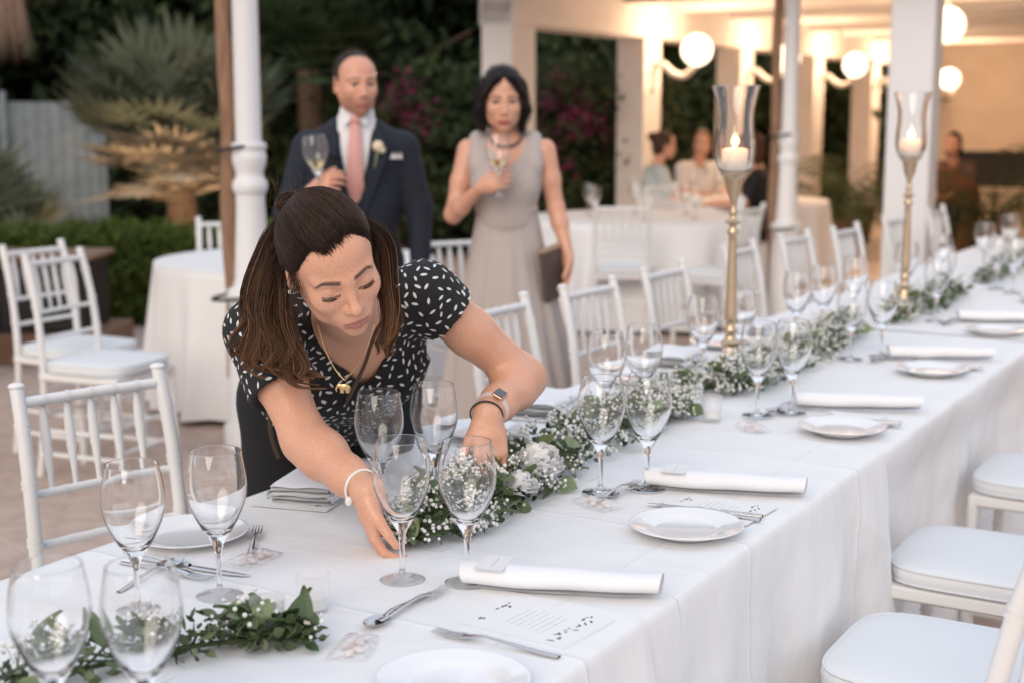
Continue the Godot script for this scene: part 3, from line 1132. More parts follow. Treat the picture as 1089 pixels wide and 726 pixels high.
	for k in 4200:
		var a := r.randf() * TAU
		var rr := 1.16 * sqrt(r.randf())
		var d0 := 1.0 if r.randf() < 0.45 else rr / 1.16
		var y := 2.78 - 0.58 * d0
		var g := r.randf_range(0.6, 1.3)
		pb.col = Color(0.46 * g, 0.30 * g, 0.21 * g)
		var o := Vector3(cos(a), 0, sin(a))
		var ln := r.randf_range(0.25, 0.5)
		var st: Vector3 = o * 1.16 * d0 + Vector3(0, y, 0)
		var sd := Vector3(-sin(a), 0, cos(a)) * 0.006
		var en: Vector3 = st + o * ln * (0.12 if d0 > 0.95 else 0.8) + Vector3(0, -ln * (0.95 if d0 > 0.95 else 0.42), 0) + Vector3(r.randfn(), 0, r.randfn()) * 0.02
		pb.flat(st + sd, st - sd, en)
	var th := put(ths, "thatch", pb.mesh(), M.straw)
	th.set_meta("kind", "stuff")

# ---------------------------------------------------------------- tables
func build_tables() -> void:
	var parts := [[-1.75, -0.118, 0.0028, "with the bottom left garland", 0.014], [-0.16, 1.144, 0.0, "under the bending woman's hands", 0.0], [1.10, 2.96, -0.0035, "under the nearer gold candlestick", -0.055], [2.93, 4.90, 0.0, "under the farther gold candlestick", -0.02], [4.86, 7.0, -0.0035, "at the pavilion end of the long table", -0.03]]
	for k in parts.size():
		var q = parts[k]
		var s0: float = q[0]
		var s1: float = q[1]
		var ln := s1 - s0
		var tb := thing("banquet_table", "folding banquet table hidden under the white cloth " + q[3], "table", TP((s0 + s1) * 0.5, 0.487, 0), YAW, "tables of the long row")
		var b := MB.new()
		b.box(Vector3(0, TOP - 0.021, 0), Vector3(ln - 0.06, 0.03, 0.955), 0.006)
		put(tb, "tabletop", b.mesh(), M.timber)
		for e in [[-1, -1], [1, -1], [1, 1], [-1, 1]]:
			b = MB.new()
			b.tube([Vector3(e[0] * (ln * 0.5 - 0.15), 0, e[1] * 0.40), Vector3(e[0] * (ln * 0.5 - 0.15), TOP - 0.035, e[1] * 0.40)], 0.014, 8)
			put(tb, "leg", b.mesh(), M.steel)
		var W := 0.974
		var drop := 0.72
		var ph := k * 2.1
		var top: float = TOP + q[2]
		var nz := FastNoiseLite.new()
		nz.seed = 40 + k
		nz.frequency = 1.6
		var f := func(u: float, v: float) -> Vector3:
			var s := s0 + ln * u
			var en := exp(-pow((s1 - s) / 0.13, 2.0))
			if v < 0.22 or v > 0.62:
				var right := v > 0.62
				var t := (v - 0.62) / 0.38 if right else (0.22 - v) / 0.22
				t = pow(t, 1.25)
				var ss := s + 0.06 * t * sin(s * 3.0 + ph)
				var fold := 0.020 * sin(ss * 8.0 + ph) + 0.012 * sin(ss * 15.0 + 2.0 * ph) + 0.006 * sin(ss * 31.0 + ph) + 0.03 * nz.get_noise_2d(ss * 1.6, t * 1.2)
				var out := 0.006 * (1.0 - exp(-t * 60.0)) + 0.022 * t + pow(t, 0.75) * fold + 0.075 * t * en * (1.0 if right else 0.3) + 0.016 * exp(-pow((t - 0.22) / 0.12, 2.0)) * exp(-pow((s1 - 0.22 - s + t * 0.5) / 0.07, 2.0))
				out += q[4] * smoothstep(0.0, 0.25, t)
				out = maxf(out, -0.06 + 0.024 * t) + 0.0006
				var y := top - drop * t - 0.002 * (1.0 - exp(-t * 60.0))
				var w := -out if right else W + out
				return TP(ss, w, y)
			var tt := (v - 0.22) / 0.40
			var w2 := W * (1.0 - tt)
			return TP(s, w2, top + 0.0010 * nz.get_noise_2d(s * 3.0, w2 * 3.0) - 0.002 * exp(-pow(minf(tt, 1.0 - tt) / 0.006, 2.0)))
		b = MB.new()
		b.grid(int(ln * 60), 110, f, Vector3(0.5, 1, 0.4))
		for j in b.uv.size():
			var q2 := b.uv[j]
			var across := 0.22 * 3.27 + (q2.y - 0.22) / 0.40 * W if q2.y > 0.22 and q2.y < 0.62 else (q2.y * 3.27 if q2.y <= 0.22 else 0.7194 + W + pow((q2.y - 0.62) / 0.38, 1.25) * drop)
			b.uv[j] = Vector2((s0 + ln * q2.x) / 1.25, across / 1.25)
		# the far drop faces away: give it outward normals
		for j in b.n.size():
			if b.uv[j].y * 1.25 < 0.70 and b.n[j].dot(N) < 0.0: b.n[j] = -b.n[j]
		single("tablecloth", b.mesh(), M.cloth, Transform3D(), "white tablecloth " + q[3], "tablecloth", "white cloths of the long table")
	# round tables
	round_table(Vector3(-1.14, 0, -7.4), 0.72, "beside the clipped hedge", 1)
	round_table(Vector3(0.95, 0, -10.4), 0.85, "behind the woman in the long dress", 2)
	round_table(Vector3(2.0, 0, -12.6), 0.80, "where the seated guests talk", 3)

func round_table(at: Vector3, rad: float, where: String, seed_: int) -> void:
	var t := thing("round_table", "round dining table under a floor length white cloth " + where, "table", at, 0, "round tables")
	var b := MB.new()
	b.lathe([Vector2(0, TOP - 0.012), Vector2(rad - 0.01, TOP - 0.012), Vector2(rad - 0.01, TOP - 0.04), Vector2(0, TOP - 0.04)], 32)
	put(t, "tabletop", b.mesh(), M.timber)
	b = MB.new()
	b.lathe([Vector2(0, 0.0), Vector2(0.25, 0.0), Vector2(0.24, 0.03), Vector2(0.04, 0.06), Vector2(0.035, TOP - 0.04)], 18)
	put(t, "leg", b.mesh(), M.steel)
	b = MB.new()
	b.grid(200, 30, func(u: float, v: float) -> Vector3:
		var a := u * TAU
		if v < 0.3:
			var r := rad * v / 0.3
			return at + Vector3(cos(a) * r, TOP, sin(a) * r)
		var tt := (v - 0.3) / 0.7
		var fold := 0.045 * sin(a * 15.0 + seed_) + 0.02 * sin(a * 26.0 + seed_ * 2.0) + 0.015 * sin(a * 7.0)
		var r2 := rad + 0.008 + tt * (0.05 + fold)
		return at + Vector3(cos(a) * r2, TOP - 0.002 - tt * 0.715, sin(a) * r2), Vector3.ZERO)
	for j in b.n.size():
		var o := b.v[j] - at
		if b.n[j].dot(Vector3(o.x, 0.0, o.z) + Vector3(0, 0.4, 0)) < 0.0: b.n[j] = -b.n[j]
	for j in range(0, b.ix.size(), 3):
		var g := (b.v[b.ix[j + 1]] - b.v[b.ix[j]]).cross(b.v[b.ix[j + 2]] - b.v[b.ix[j]])
		if g.dot(b.n[b.ix[j]]) > 0.0:
			var q := b.ix[j + 1]
			b.ix[j + 1] = b.ix[j + 2]
			b.ix[j + 2] = q
	single("round_tablecloth", b.mesh(-at), M.cloth_far, Transform3D(Basis(), at), "pleated white cloth on the round table " + where, "tablecloth", "cloths of the round tables")

# ---------------------------------------------------------------- chairs
func ringed(a: Vector3, b: Vector3, m: Vector3, r: float, marks: Array) -> Array:
	# points and radii of a turned stick from a through m to b, with small rings at the marks (0..1)
	var pts := []
	var rad := []
	var ts := []
	for k in 11: ts.append([k / 10.0, 1.0])
	for q in marks:
		ts.append([q - 0.014, 1.0]); ts.append([q - 0.010, 1.16]); ts.append([q - 0.003, 1.18]); ts.append([q, 1.02]); ts.append([q + 0.003, 1.18]); ts.append([q + 0.010, 1.16]); ts.append([q + 0.014, 1.0])
	ts.sort_custom(func(x, y): return x[0] < y[0])
	for q in ts:
		var t: float = clampf(q[0], 0, 1)
		pts.append(a.lerp(m, t).lerp(m.lerp(b, t), t))
		rad.append(r * q[1])
	return [pts, rad]

func make_chair() -> Node3D:
	var t := thing("dining_chair", "", "chair", Vector3.ZERO, 0, "white spindle back chairs")
	var P: StandardMaterial3D = M.chair_paint
	var b: MB
	for s in [-1.0, 1.0]:
		b = MB.new()
		var q := ringed(Vector3(s * 0.180, 0, -0.235), Vector3(s * 0.172, 0.92, -0.262), Vector3(s * 0.186, 0.50, -0.135), 0.0155, [0.14, 0.30, 0.62, 0.76, 0.90])
		b.tube(q[0], q[1], 10)
		b.ball(Vector3(s * 0.172, 0.922, -0.262), Vector3(0.0185, 0.009, 0.0185), 6, 10)
		put(t, "back_post", b.mesh(), P)
	for s in [-1.0, 1.0]:
		b = MB.new()
		var q := ringed(Vector3(s * 0.190, 0, 0.185), Vector3(s * 0.188, 0.425, 0.18), Vector3(s * 0.189, 0.21, 0.183), 0.0155, [0.3, 0.62, 0.93])
		b.tube(q[0], q[1], 10)
		put(t, "front_leg", b.mesh(), P)
	var bz := func(y: float) -> float: return lerpf(-0.200, -0.260, (y - 0.5) / 0.42)
	var rail_y := [0.885, 0.685, 0.575]
	for k in 3:
		var y: float = rail_y[k]
		b = MB.new()
		var q := ringed(Vector3(-0.172, y, bz.call(y)), Vector3(0.172, y, bz.call(y)), Vector3(0, y, bz.call(y) - 0.012), 0.0125 if k == 0 else 0.0095, [0.17, 0.335, 0.5, 0.665, 0.83] if k == 0 else [0.25, 0.75])
		b.tube(q[0], q[1], 8)
		put(t, "top_rail" if k == 0 else "back_rail", b.mesh(), P)
	b = MB.new()
	b.tube([Vector3(0, 0, 0), Vector3(0, 0.035, 0), Vector3(0, 0.085, 0), Vector3(0, 0.092, 0), Vector3(0, 0.1, 0), Vector3(0, 0.108, 0), Vector3(0, 0.155, 0), Vector3(0, 0.20, 0)], [0.006, 0.0068, 0.0105, 0.0125, 0.0105, 0.0125, 0.0105, 0.0055], 8)
	var spm := b.mesh()
	for k in 5:
		var x := lerpf(-0.172, 0.172, (k + 1) / 6.0)
		var lo := Vector3(x, 0.685, bz.call(0.685) - 0.011)
		var hi := Vector3(x, 0.885, bz.call(0.885) - 0.011)
		var up := (hi - lo).normalized()
		put(t, "spindle", spm, P, Transform3D(Basis(Vector3.RIGHT, up, Vector3.RIGHT.cross(up)), lo))
	b = MB.new()
	b.box(Vector3(0, 0.428, -0.005), Vector3(0.405, 0.034, 0.40), 0.008)
	put(t, "seat_frame", b.mesh(), P)
	for s in [[Vector3(-0.19, 0.24, 0.184), Vector3(0.19, 0.24, 0.184)], [Vector3(-0.19, 0.13, 0.184), Vector3(0.19, 0.13, 0.184)], [Vector3(-0.185, 0.26, -0.20), Vector3(0.185, 0.26, -0.20)], [Vector3(-0.188, 0.20, -0.21), Vector3(-0.19, 0.20, 0.184)], [Vector3(0.188, 0.20, -0.21), Vector3(0.19, 0.20, 0.184)], [Vector3(-0.188, 0.10, -0.22), Vector3(-0.19, 0.10, 0.184)], [Vector3(0.188, 0.10, -0.22), Vector3(0.19, 0.10, 0.184)]]:
		b = MB.new()
		b.tube([s[0], (s[0] + s[1]) * 0.5, s[1]], [0.0085, 0.0105, 0.0085], 8)
		put(t, "stretcher", b.mesh(), P)
	b = MB.new()
	cushion(b, 0.005)
	var cu := put(t, "cushion", b.mesh(), M.cushion)
	b = MB.new()
	for y in [0.452, 0.484]:
		var loop := []
		for k in 61:
			var a := TAU * k / 60.0
			loop.append(Vector3(0, y, 0) + sq(a, 0.203, 0.203))
		b.tube(loop, 0.0032, 5, false)
	put(cu, "piping", b.mesh(), M.cushion)
	return t

func sq(a: float, rx: float, rz: float) -> Vector3:
	var c := cos(a)
	var s := sin(a)
	var r := 1.0 / pow(pow(absf(c), 4.5) + pow(absf(s), 4.5), 1.0 / 4.5)
	return Vector3(c * r * rx, 0, s * r * rz - 0.003)

func cushion(b: MB, _e: float) -> void:
	var prof := [[0.0, 0.446], [0.94, 0.446], [0.985, 0.449], [1.0, 0.458], [1.008, 0.468], [1.0, 0.480], [0.97, 0.487], [0.9, 0.491], [0.75, 0.496], [0.5, 0.499], [0.25, 0.500], [0.0, 0.500]]
	b.grid(48, prof.size() - 1, func(u: float, v: float) -> Vector3:
		var q = prof[int(round(v * (prof.size() - 1)))]
		var p := sq(u * TAU, 0.203 * q[0], 0.203 * q[0])
		return Vector3(p.x, q[1], p.z + 0.003), Vector3.ZERO)
	for j in b.n.size():
		if b.n[j].length() < 0.5: b.n[j] = Vector3.UP if b.v[j].y > 0.47 else Vector3.DOWN
		elif b.n[j].dot(Vector3(b.v[j].x, (b.v[j].y - 0.468) * 6.0, b.v[j].z)) < 0.0: b.n[j] = -b.n[j]
	for j in range(0, b.ix.size(), 3):
		var g := (b.v[b.ix[j + 1]] - b.v[b.ix[j]]).cross(b.v[b.ix[j + 2]] - b.v[b.ix[j]])
		if g.dot(b.n[b.ix[j]] + b.n[b.ix[j + 1]] + b.n[b.ix[j + 2]]) > 0.0:
			var q := b.ix[j + 1]
			b.ix[j + 1] = b.ix[j + 2]
			b.ix[j + 2] = q

func build_chairs() -> void:
	var proto := make_chair()
	# [x, z of the middle of the back's top, yaw in degrees, label]
	var L := [
		[-0.945, -3.10, 45.0, "white spindle back chair with worn paint, angled at the near table corner"],
		[-0.05, -4.40, 59.3, "white spindle back chair pushed in beside the bending woman's elbow"],
		[0.265, -4.88, 57.0, "white spindle back chair between the long dress and the wine glasses"],
		[0.585, -5.44, 58.5, "white spindle back chair next to the nearer gold candlestick"],
		[1.02, -6.33, 59.3, "white spindle back chair half hidden by the nearer gold candlestick"],
		[1.39, -6.94, 57.0, "white spindle back chair in front of the pavilion side slim column"],
		[1.75, -7.41, 56.0, "white spindle back chair in front of the bushy potted palm"],
		[2.20, -8.15, 58.0, "white spindle back chair in front of the wide white pillar"],
		[2.66, -8.88, 58.0, "white spindle back chair beside the wide white pillar, pavilion side"],
		[-2.17, -6.36, 62.0, "white spindle back chair behind another, in front of the black cabinet"],
		[-1.94, -5.94, 68.0, "white chair turned sideways beside the left round table"],
		[-1.60, -7.98, 20.0, "white spindle back chair on the hedge side of the left round table"],
		[-2.98, -7.6, -110.0, "white chair cut off at the far left beside the thatched parasol"],
		[1.53, -9.06, 51.0 + 180.0, "white spindle back chair with the seated guest in black"],
		[-0.51, -7.6, 100.0, "white chair seen between the standing man and the long dress"],
		[-0.30, -6.75, 30.0, "low white chair back seen behind the bending woman's shoulder"],
		[0.72, -9.25, 174.0, "white chair with its back to the camera at the round table behind the long dress"],
		[1.22, -11.9, 20.0, "white chair behind the round table near the first pavilion bay"],
		[1.10, -12.75, 95.0, "white chair of the seated guest in pale blue"],
		[0.28, -10.2, 95.0, "white chair at the round table beside the clutch bag"],
		[1.62, -9.95, 265.0, "white chair at the round table behind the nearer candlestick"],
	]
	var first := true
	for q in L:
		var yw := deg_to_rad(q[2])
		var at: Vector3 = Vector3(q[0], 0, q[1]) - Basis(Vector3.UP, yw) * Vector3(0, 0, -0.262)
		if first:
			proto.position = at
			proto.rotation.y = yw
			proto.set_meta("label", q[3])
			first = false
		else:
			copy(proto, "dining_chair", at, yw, q[3])
	# near side of the long table, facing it
	for q in [[0.13, -0.285, "white chair whose back post rises nearest the photographer"], [0.64, -0.275, "white chair with pale cushion next to the front chair post"], [1.32, -0.21, "white chair with pale cushion pushed under the cloth's hanging corner"], [2.20, -0.20, "white chair with pale cushion farther along the near side of the long table"]]:
		copy(proto, "dining_chair", TP(q[0], q[1], 0), YAW + PI, q[2])

# ---------------------------------------------------------------- place settings
# solid foot and stem
func stem_mesh() -> ArrayMesh:
	var b := MB.new()
	b.lathe([Vector2(0, 0.0), Vector2(0.030, 0.0), Vector2(0.0365, 0.0006), Vector2(0.0372, 0.0014), Vector2(0.0362, 0.0022), Vector2(0.025, 0.0034), Vector2(0.012, 0.0060), Vector2(0.0062, 0.0115), Vector2(0.0043, 0.020), Vector2(0.0040, 0.040), Vector2(0.0045, 0.060), Vector2(0.0052, 0.070), Vector2(0.0052, 0.0701), Vector2(0.0, 0.0701)], 36, Transform3D(), 0.3)
	return b.mesh()

# bowl: thick at the bottom, a fine wall above, a rounded lip
func bowl_mesh() -> ArrayMesh:
	var b := MB.new()
	var outer := [[0.0165, 0.098], [0.0260, 0.1135], [0.0310, 0.1225], [0.0355, 0.132], [0.0395, 0.141], [0.0428, 0.150], [0.0453, 0.159], [0.0468, 0.168], [0.0473, 0.177], [0.0470, 0.186], [0.0460, 0.196], [0.0445, 0.206], [0.0428, 0.216], [0.0408, 0.226], [0.0392, 0.2336], [0.0390, 0.2344]]
	var prof := [Vector2(0.0, 0.0703), Vector2(0.0052, 0.0703), Vector2(0.0053, 0.0704), Vector2(0.0062, 0.077), Vector2(0.0092, 0.086)]
	for q in outer: prof.append(Vector2(q[0], q[1]))
	for q in [[0.03882, 0.23478], [0.03858, 0.2349], [0.03834, 0.23478]]: prof.append(Vector2(q[0], q[1]))
	var m := outer.size()
	for k in range(m - 1, 0, -1):
		var t := 1.0 - float(k) / (m - 1)
		prof.append(Vector2(outer[k][0] - 0.00075 - 0.0016 * pow(t, 3.0), outer[k][1] + 0.0040 * pow(t, 3.0)))
	prof.append(Vector2(0.0170, 0.1082))
	prof.append(Vector2(0.0090, 0.1036))
	prof.append(Vector2(0.0, 0.1020))
	b.lathe(prof, 40, Transform3D(), 0.3)
	return b.mesh()

func wine_glass(at: Vector3, label: String, group: String) -> void:
	var t := thing("wine_glass", label, "wine glass", at, 0, group)
	put(t, "bowl", glass_parts[0], M.glass)
	put(t, "stem", glass_parts[1], M.glass)

func plate_mesh() -> ArrayMesh:
	var b := MB.new()
	b.lathe([Vector2(0, 0.003), Vector2(0.055, 0.003), Vector2(0.057, 0.0), Vector2(0.061, 0.0), Vector2(0.063, 0.004), Vector2(0.085, 0.010), Vector2(0.101, 0.0150), Vector2(0.1035, 0.0163), Vector2(0.1035, 0.0178), Vector2(0.101, 0.0182), Vector2(0.0975, 0.0172), Vector2(0.084, 0.0140), Vector2(0.068, 0.0105), Vector2(0.062, 0.0068), Vector2(0.055, 0.0060), Vector2(0, 0.0060)], 56)
	return b.mesh()

func ribbon(b: MB, pts: Array, wid: Array, thick: float) -> void:
	# a flat bar along +x style path in the xz plane with given half widths and y from points
	var m := pts.size()
	var rows := []
	for j in m:
		var t: Vector3 = (pts[mini(j + 1, m - 1)] - pts[maxi(j - 1, 0)]).normalized()
		var sd := t.cross(Vector3.UP).normalized()
		var up := sd.cross(t).normalized()
		var w: float = wid[j]
		var c: Vector3 = pts[j]
		var ring := []
		for e in [[-1.0, 0.0], [-0.6, 1.0], [0.0, 1.25], [0.6, 1.0], [1.0, 0.0], [0.6, -0.8], [-0.6, -0.8]]:
			ring.append(b.p(c + sd * w * e[0] + up * thick * e[1], (sd * e[0] * 0.5 + up * e[1]).normalized()))
		if j > 0:
			for k in 7: b.quad(rows[j - 1][k], rows[j - 1][(k + 1) % 7], ring[(k + 1) % 7], ring[k])
		rows.append(ring)

func fork_mesh(ln: float) -> ArrayMesh:
	var b := MB.new()
	var k := ln / 0.20
	ribbon(b, [Vector3(0, 0.003, 0), Vector3(0.03 * k, 0.004, 0), Vector3(0.08 * k, 0.009, 0), Vector3(0.115 * k, 0.012, 0), Vector3(0.135 * k, 0.009, 0), Vector3(0.150 * k, 0.006, 0)], [0.0075 * k, 0.007 * k, 0.0042 * k, 0.003 * k, 0.009 * k, 0.0115 * k], 0.0013)
	for j in 4:
		var z := (j - 1.5) * 0.0063 * k
		b.tube([Vector3(0.148 * k, 0.0062, z), Vector3(0.170 * k, 0.0045, z), Vector3(0.198 * k, 0.008, z * 0.92)], [0.0019 * k, 0.0017 * k, 0.0008 * k], 5)
	return b.mesh()

func spoon_mesh(ln: float) -> ArrayMesh:
	var b := MB.new()
	var k := ln / 0.20
	ribbon(b, [Vector3(0, 0.003, 0), Vector3(0.03 * k, 0.004, 0), Vector3(0.08 * k, 0.009, 0), Vector3(0.120 * k, 0.0125, 0), Vector3(0.142 * k, 0.009, 0)], [0.0075 * k, 0.007 * k, 0.0042 * k, 0.003 * k, 0.0045 * k], 0.0013)
	b.grid(10, 24, func(u: float, v: float) -> Vector3:
		var a := v * TAU
		var q := Vector2(cos(a) * 0.031, sin(a) * 0.0195 * (1.0 - 0.15 * cos(a))) * u
		return Vector3((0.170 + q.x) * k, 0.002 + 0.0085 * pow(u, 2.0), q.y * k), Vector3.UP)
	return b.mesh()

func knife_mesh(ln: float) -> ArrayMesh:
	var b := MB.new()
	var k := ln / 0.22
	ribbon(b, [Vector3(0, 0.004, 0), Vector3(0.02 * k, 0.004, 0), Vector3(0.09 * k, 0.004, 0), Vector3(0.105 * k, 0.004, 0)], [0.006 * k, 0.0085 * k, 0.006 * k, 0.0052 * k], 0.0028)
	ribbon(b, [Vector3(0.104 * k, 0.003, 0), Vector3(0.12 * k, 0.003, 0.002 * k), Vector3(0.19 * k, 0.003, 0.002 * k), Vector3(0.215 * k, 0.003, 0.0), Vector3(0.222 * k, 0.003, -0.003 * k)], [0.006 * k, 0.0095 * k, 0.0095 * k, 0.006 * k, 0.001], 0.0009)
	return b.mesh()

func roll_mesh() -> ArrayMesh:
	# rolled napkin: spiral section along x
	var b := MB.new()
	var ln := 0.31
	var turns := 2.6
	b.grid(14, 84, func(u: float, v: float) -> Vector3:
		var a := v * turns * TAU
		var r := 0.0070 + 0.0200 * v
		var e := (0.006 * sin(a * 0.5 + 1.0)) * (u - 0.5) * 2.0
		r *= 1.0 + 0.06 * sin(u * 5.0) + 0.05 * sin(u * 13.0 + a) + 0.04 * sin(a * 2.0 + u * 3.0)
		return Vector3((u - 0.5) * ln + e, 0.0225 + maxf(0.78 * r * sin(a + 1.2), -0.0205), 1.2 * r * cos(a + 1.2) + 0.004 * sin(u * 4.0)), Vector3.ZERO)
	return b.mesh()

func folded_mesh() -> ArrayMesh:
	# one cloth folded back and forth into soft layers, with rounded bends
	var b := MB.new()
	var c := []
	var hw := 0.058
	for k in 4:
		var y := 0.0045 + k * 0.0098
		for j in 9:
			var t := j / 8.0
			var z := lerpf(-hw, hw, t if k % 2 == 0 else 1.0 - t)
			c.append(Vector2(z, y + 0.0012 * sin(t * 9.0 + k * 2.0)))
		if k < 3:
			var sd := 1.0 if k % 2 == 0 else -1.0
			for j in range(1, 6):
				var a := PI * j / 6.0
				c.append(Vector2(sd * (hw + 0.0062 * sin(a)), y + 0.0049 * (1.0 - cos(a))))
	var loop := []
	var th := 0.0040
	for side in [1.0, -1.0]:
		for j in c.size():
			var i := j if side > 0.0 else c.size() - 1 - j
			var t: Vector2 = (c[mini(i + 1, c.size() - 1)] - c[maxi(i - 1, 0)]).normalized()
			loop.append(c[i] + Vector2(-t.y, t.x) * th * side)
	loop.append(loop[0])
	var m := loop.size() - 1
	b.grid(30, m, func(u: float, v: float) -> Vector3:
		var q: Vector2 = loop[int(round(v * m))]
		var e := pow(absf(2.0 * u - 1.0), 8.0)
		return Vector3((u - 0.5) * 0.235 + 0.004 * sin(q.y * 300.0), 0.0005 + q.y * (1.0 - 0.10 * e + 0.06 * sin(u * 5.0 + q.x * 20.0)), q.x + 0.004 * sin(u * 4.0)), Vector3.ZERO)
	return b.mesh()

func card_tex(seed_: int, leafy: bool) -> ImageTexture:
	var im := Image.create(256, 320, false, Image.FORMAT_RGB8)
	im.fill(lin(0.80, 0.80, 0.80))
	var r := RandomNumberGenerator.new()
	r.seed = seed_
	var ink := Color(0.33, 0.36, 0.35)
	if leafy:
		for k in 26:
			var c := Vector2(24 + k * 8.4 + r.randf_range(-6, 6), 262 + r.randf_range(-16, 16))
			if k % 3 == 2: c = Vector2(r.randf_range(20, 236), r.randf_range(14, 34))
			var a := r.randf() * TAU
			var rx := r.randf_range(6, 12)
			for y in range(-12, 13):
				for x in range(-12, 13):
					var q := Vector2(x, y).rotated(a)
					if absf(q.y) < (rx * 0.38) * (1.0 - pow(q.x / rx, 2.0)) and absf(q.x) < rx:
						var p := Vector2i(int(c.x) + x, int(c.y) + y)
						if p.x > 0 and p.y > 0 and p.x < 256 and p.y < 320: im.set_pixel(p.x, p.y, ink)
		for row in 7:
			var x0 := 70 + r.randi_range(-14, 14)
			for x in range(x0, 190 + r.randi_range(-16, 16)):
				if r.randf() < 0.7:
					im.set_pixel(x, 90 + row * 20, Color(0.55, 0.55, 0.56))
					im.set_pixel(x, 91 + row * 20, Color(0.6, 0.6, 0.6))
	else:
		var p := Vector2(50, 170)
		for k in 320:
			p += Vector2(0.5, 0) + Vector2(sin(k * 0.24), cos(k * 0.31) * 2.2) * 0.9
			for e in 3: im.set_pixel(clampi(int(p.x), 0, 253) + e % 2, clampi(int(p.y) + e, 0, 318), Color(0.4, 0.4, 0.42))
	return ImageTexture.create_from_image(im)

func card(called: String, at: Vector3, turn: float, sx: float, sz: float, m: Material, label: String, group: String) -> void:
	var t := thing(called, label, "card", at, turn, group)
	var b := MB.new()
	b.box(Vector3(0, 0.0006, 0), Vector3(sx, 0.0010, sz), 0.0002)
	put(t, "sheet", b.mesh(), M.paper)
	b = MB.new()
	b.rect(Vector3(-sx * 0.49, 0.0014, sz * 0.49), Vector3(sx * 0.49, 0.0014, sz * 0.49), Vector3(sx * 0.49, 0.0014, -sz * 0.49), Vector3(-sx * 0.49, 0.0014, -sz * 0.49))
	for j in 4: b.uv[j].y = 1.0 - b.uv[j].y
	put(t, "print", b.mesh(), m)

